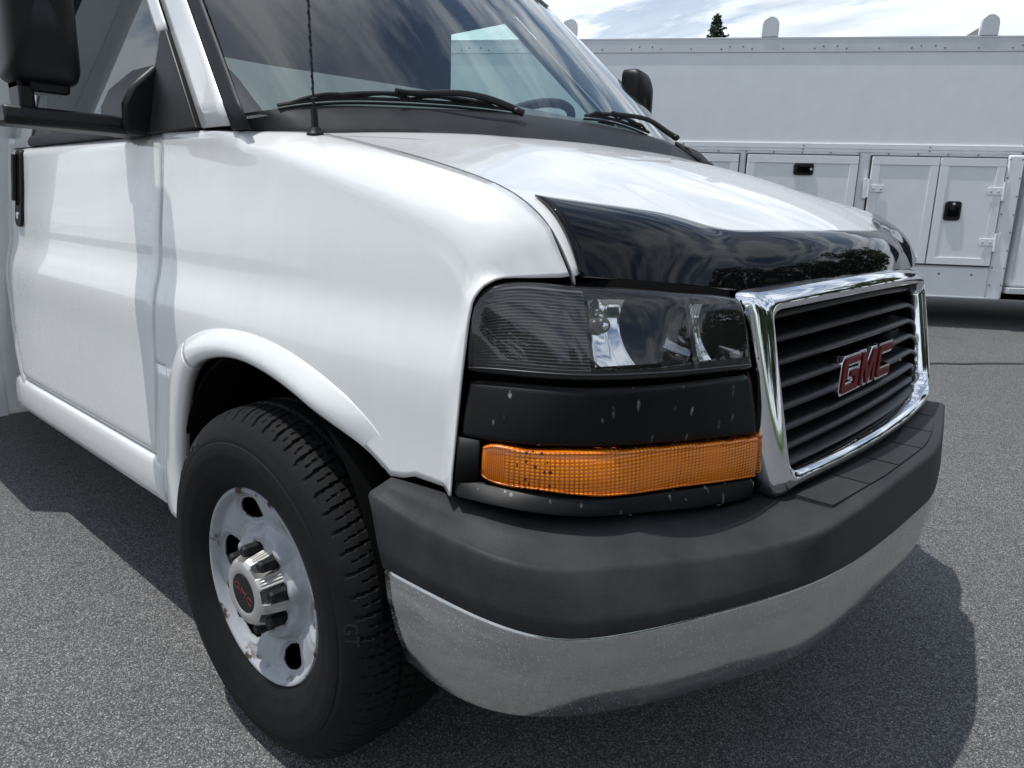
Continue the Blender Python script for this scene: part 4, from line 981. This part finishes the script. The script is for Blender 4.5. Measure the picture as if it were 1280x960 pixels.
# ------------------------------------------------------------------ service truck behind
def build_truck():
    ty, t1, t2 = .5755436850706781, .002508747598385014, -.025800663578965315
    dd = np.array([math.cos(ty), math.sin(ty), t1]); dd /= np.linalg.norm(dd); up = np.array([-t1 * math.cos(ty) + t2 * math.sin(ty), -t1 * math.sin(ty) - t2 * math.cos(ty), 1.0]); up /= np.linalg.norm(up)
    nn = np.cross(up, dd)                       # points away from the camera
    T = tag(empty('service_truck'), 'white enclosed service truck with compartment doors and black latches, behind the van', 'truck')
    mat = Matrix(((dd[0], nn[0], up[0], 0), (dd[1], nn[1], up[1], 5.67190376500105), (dd[2], nn[2], up[2], 0), (0, 0, 0, 1))); T.matrix_world = mat
    def B(name, lo, hi, m=M['white2'], par=T, bev=.004): return MB().box(lo, hi).build(name, m, par, bevel=bev, ang=30)
    A0, A1 = -6.2, .225
    B('upper_wall', (A0, .012, 1.70), (A1 - .02, 2.20, 2.60), bev=.01)
    B('lower_wall', (A0, .010, .505), (A1 - .02, 2.20, 1.702))
    rail = B('roof_rail', (A0, .004, 2.502), (A1, .05, 2.612), M['alum'], bev=.002); B('rail_lip', (A0, .001, 2.604), (A1, .03, 2.620), M['alum'], rail, .002)
    belt = B('belt_moulding', (A0, -.002, 1.724), (A1, .02, 1.768)); B('belt_flange', (A0, .002, 1.700), (A1 - .04, .02, 1.7235), M['white2'], belt, .002)
    B('corner_post', (.095, -.010, .498), (A1, .06, 1.699), bev=.018)
    B('skirt', (A0, -.004, .500), (.094, .02, .756))
    B('skirt_lip', (A0, -.012, .497), (.2, .02, .512), M['alum'])
    riv = MB()
    def rivet(a, z, d, r=.008):
        riv.sphere((a, d, z), r, 6, 4, (1, .6, 1))
    for a in np.arange(-4.6, .2, .255): rivet(a, 2.530, .003)
    for a in np.arange(-4.53, .2, .765): rivet(a, 2.548, .003); rivet(a + .11, 2.548, .003)
    for a in np.arange(-4.6, .2, 1.02): rivet(a, 1.746, -.003); rivet(a, 1.715, .001)
    for a in np.arange(-4.6, .05, .235): rivet(a, 1.690, -.0)
    for z in np.linspace(.62, 1.66, 8): rivet(.112, z, -.012); rivet(.205, z, -.012)
    for a in (-.62, -.30, -.04): rivet(a, .70, -.006, .011)
    s = riv.build('rivet_heads', M['brake2'], T); s['kind'] = 'stuff'
    def door(a0, a1, z0, z1, handle=None, hinges=(), hside=1, par=T):
        d = B('compartment_door', (a0, -.018, z0), (a1, .006, z1), bev=.003); fw = .066
        fr = [B('door_rail', (a0, -.027, z1 - fw), (a1, -.0185, z1), M['white2'], d, .002), B('door_rail', (a0, -.027, z0), (a1, -.0185, z0 + fw * .9), M['white2'], d, .002),
              B('door_stile', (a0, -.0265, z0 + fw * .9 + .001), (a0 + fw, -.0185, z1 - fw - .001), M['white2'], d, .002), B('door_stile', (a1 - fw, -.0265, z0 + fw * .9 + .001), (a1, -.0185, z1 - fw - .001), M['white2'], d, .002)]
        g = .012                                # dark joint round the door
        MB().box((a0 - g, -.002, z0 - g), (a1 + g, .008, z1 + g)).build('door_gap', M['housing'], d, sm=False)
        if handle:
            hx, hz, hw, hh = handle
            lp = ring_loop([(hx - hw, hz - hh), (hx + hw, hz - hh), (hx + hw, hz + hh), (hx - hw, hz + hh)], min(hw, hh) * .45, 3, 6); m = MB(); m.prism([tuple(p) for p in lp], 1, -.034, -.018); h = m.build('door_handle', M['black'], d, bevel=.006, ang=40)
            lp2 = ring_loop([(hx - hw * .72, hz - hh * .62), (hx + hw * .72, hz - hh * .62), (hx + hw * .72, hz + hh * .5), (hx - hw * .72, hz + hh * .5)], min(hw, hh) * .35, 3, 6); m = MB(); m.prism([tuple(p) for p in lp2], 1, -.0395, -.0335); m.build('handle_paddle', M['shield'], h, bevel=.003, ang=40)
            m = MB(); lx, lz = (hx, hz + hh * .72) if hh > hw else (hx + hw * .72, hz); m.tube([(lx, -.033, lz), (lx, -.041, lz)], .010, 12); m.build('key_lock', M['alum'], h, ang=30)
        for hz in hinges:
            ha = a1 if hside > 0 else a0; q = hside
            h = B('hinge', (min(ha - q * .115, ha + q * .002), -.034, hz - .030), (max(ha - q * .115, ha + q * .002), -.0275, hz + .030), M['white2'], d, .003)
            B('hinge_leaf', (min(ha + q * .014, ha + q * .048), -.018, hz - .085), (max(ha + q * .014, ha + q * .048), -.006, hz + .085), M['white2'], d, .003)
            m = MB(); m.tube([(ha + q * .008, -.032, hz - .075), (ha + q * .008, -.032, hz + .075)], .010, 10); m.build('hinge_pin', M['white2'], d)
            for da in (-.09, -.03): MB().sphere((ha + q * da, -.036, hz), .010, 8, 5, (1, .6, 1)).build('hinge_bolt', M['alum'], d)
        return d
    door(-.424, .082, .782, 1.664, (-.279, 1.231, .066, .080), (1.40, .98), 1)
    door(-.968, -.436, .782, 1.664, None, (1.40, .98), -1)
    door(-2.000, -1.080, 1.10, 1.664, (-1.524, 1.548, .083, .050))
    door(-3.02, -2.075, .782, 1.664, (-2.24, 1.231, .066, .080)); door(-4.1, -3.1, .782, 1.664, (-3.3, 1.231, .066, .080))
    MB().box((-2.02, .005, .50), (-1.06, .6, 1.09)).build('wheel_arch_dark_box', M['dark'], T, sm=False)  # solid black box standing in for the shaded wheel opening
    # ladder rack with rounded end plates
    for a in (-3.62, -1.914, -.205):
        rk = empty('ladder_rack', (0, 0, 0), T)
        arc = [(a - .068, 2.621), (a + .068, 2.621)] + [(a + .068 * math.cos(q), 2.715 + .068 * math.sin(q)) for q in np.linspace(0, math.pi, 18)]
        m = MB(); m.prism(arc, 1, -.004, .030); m.build('end_plate', M['alum'], rk, bevel=.004, ang=30)
        B('cross_bar', (a - .03, .031, 2.612), (a + .03, 2.15, 2.665), M['alum'], rk)
        if a > -.5:
            m = MB(); m.prism([(a - .17, 2.621), (a - .07, 2.69), (a - .07, 2.621)], 1, .032, .20); m.build('rack_gusset', M['trim'], rk, bevel=.003, ang=30)
    # cab to the right of the body
    cb = MB(); pr = [(.27, .60), (2.35, .60), (2.35, 1.42), (1.78, 1.50), (1.25, 2.08), (.32, 2.10)]
    cb.prism(pr, 1, .03, 2.05); c = cb.build('cab', M['white2'], T, bevel=.05, ang=40)
    MB().prism([(.40, 1.36), (1.56, 1.36), (1.20, 1.98), (.40, 1.98)], 1, .018, .05).build('cab_window', M['cabdark'], c, bevel=.01, ang=40)
    MB().box((.30, .012, .66), (1.52, .05, 1.33)).build('cab_door', M['white2'], c, bevel=.02, ang=40)
    B('side_step', (.25, -.05, .555), (1.5, .16, .605), M['alum'])
    MB().box((A0 + .1, .5, .47), (2.2, 1.7, .52)).build('chassis', M['dark'], T, sm=False)
    wh = MB(); P = [(.23, .26), (.36, .27), (.385, .25), (.39, .12), (.385, .03), (.36, .01), (.24, .012), (.23, .04), (.12, .05), (.03, .045)]
    G = [[(r * math.cos(t), d, r * math.sin(t)) for r, d in P] for t in np.linspace(0, 2 * math.pi, 48, endpoint=False)]
    w0 = sheet('truck_wheel', G, [M['tyre'], M['rim']], T, (0, -1, 0), 0, close_u=True, ang=40)
    for p in w0.data.polygons:
        if math.hypot(p.center.x, p.center.z) < .235: p.material_index = 1
    w0.location = (-1.54, -.02, .68)
    for a, d in ((-4.6, .05), (1.95, .06)):
        o = w0.copy(); COL.objects.link(o); o.parent = T; o.location = (a, d, .68)
build_truck()

# ------------------------------------------------------------------ trees
def leafmesh(C, size, rnd):
    """leaf quads round centres C"""
    n = len(C); d1 = rnd.normal(size=(n, 3)); d1 /= np.linalg.norm(d1, axis=1)[:, None]; d2 = rnd.normal(size=(n, 3)); d2 = np.cross(d1, d2); d2 /= np.linalg.norm(d2, axis=1)[:, None]
    sz = size * rnd.uniform(.6, 1.4, (n, 1)); V = np.stack([C - d1 * sz, C + d2 * sz * .6, C + d1 * sz, C - d2 * sz * .6], 1).reshape(-1, 3)
    F = np.arange(n * 4).reshape(n, 4); return V, F
def quick(name, V, F, mat, parent=None):
    me = bpy.data.meshes.new(name); nv, nf = len(V), len(F); me.vertices.add(nv); me.vertices.foreach_set('co', np.asarray(V, np.float32).ravel()); me.loops.add(nf * 4); me.loops.foreach_set('vertex_index', np.asarray(F, np.int32).ravel())
    me.polygons.add(nf); me.polygons.foreach_set('loop_start', np.arange(0, nf * 4, 4, dtype=np.int32)); me.update(calc_edges=True); return link(name, me, mat, parent)
def spruce():
    r = np.random.default_rng(5); p = np.array((-.473 * 60 + 1.24, .881 * 60 - 1.63, 0.0)); h = 15.75
    t = tag(empty('spruce_tree', tuple(p)), 'dark spruce top rising above the roof of the white service truck', 'tree')
    m = MB(); m.tube([(0, 0, 0), (0, 0, h * .6), (0, 0, h - .1)], [.28, .12, .015], 8); m.build('trunk', M['bark'], t)
    C = []
    z = 2.0
    while z < h - .15:
        rad = (h - z) * .43 * r.uniform(.75, 1.15) + .12; k = r.integers(6, 9); a0 = r.uniform(0, 6.28)
        for i in range(k):
            a = a0 + 2 * math.pi * i / k + r.normal(0, .15); L_ = rad * r.uniform(.7, 1.15); nL = int(26 + L_ * 46)
            f = r.uniform(.08, 1, nL); up_ = .18 * f * f * L_ - .10 * f * L_
            q = np.stack([np.cos(a) * f * L_, np.sin(a) * f * L_, z + up_], 1) + r.normal(size=(nL, 3)) * np.array([.075, .075, .05]) * (1 - .4 * f[:, None]); C.append(q)
        z += .20 + .018 * (h - z)
    q = np.stack([r.normal(0, .05, 60), r.normal(0, .05, 60), r.uniform(h - .7, h, 60)], 1); C.append(q)
    V, F = leafmesh(np.concatenate(C), .085, r); quick('crown', V, F, M['needle'], t)
spruce()
def treeline():
    r = np.random.default_rng(9); C = []; m = MB()
    for i in range(50):
        a = R(-66 + i * 2.9 + r.uniform(-1.5, 1.5)); d = r.uniform(29, 42); c = np.array([d * math.cos(a), d * math.sin(a), 0]); h = r.uniform(9, 15.5); rad = r.uniform(2.8, 4.6)
        m.tube([c, c + (0, 0, h * .5)], [.3, .15], 6)
        for k in range(9):
            o = c + np.array([r.normal(0, rad * .45), r.normal(0, rad * .45), h * r.uniform(.28, .88)]); n_ = 150; q = r.normal(size=(n_, 3)); q /= np.linalg.norm(q, axis=1)[:, None]
            C.append(o + q * rad * .45 * r.uniform(.5, 1.05, (n_, 1)))
    V, F = leafmesh(np.concatenate(C), .34, r); o = quick('treeline', V, F, M['leaf']); tag(o, kind='stuff')
    m.build('tree_trunks', M['bark'], o)
treeline()
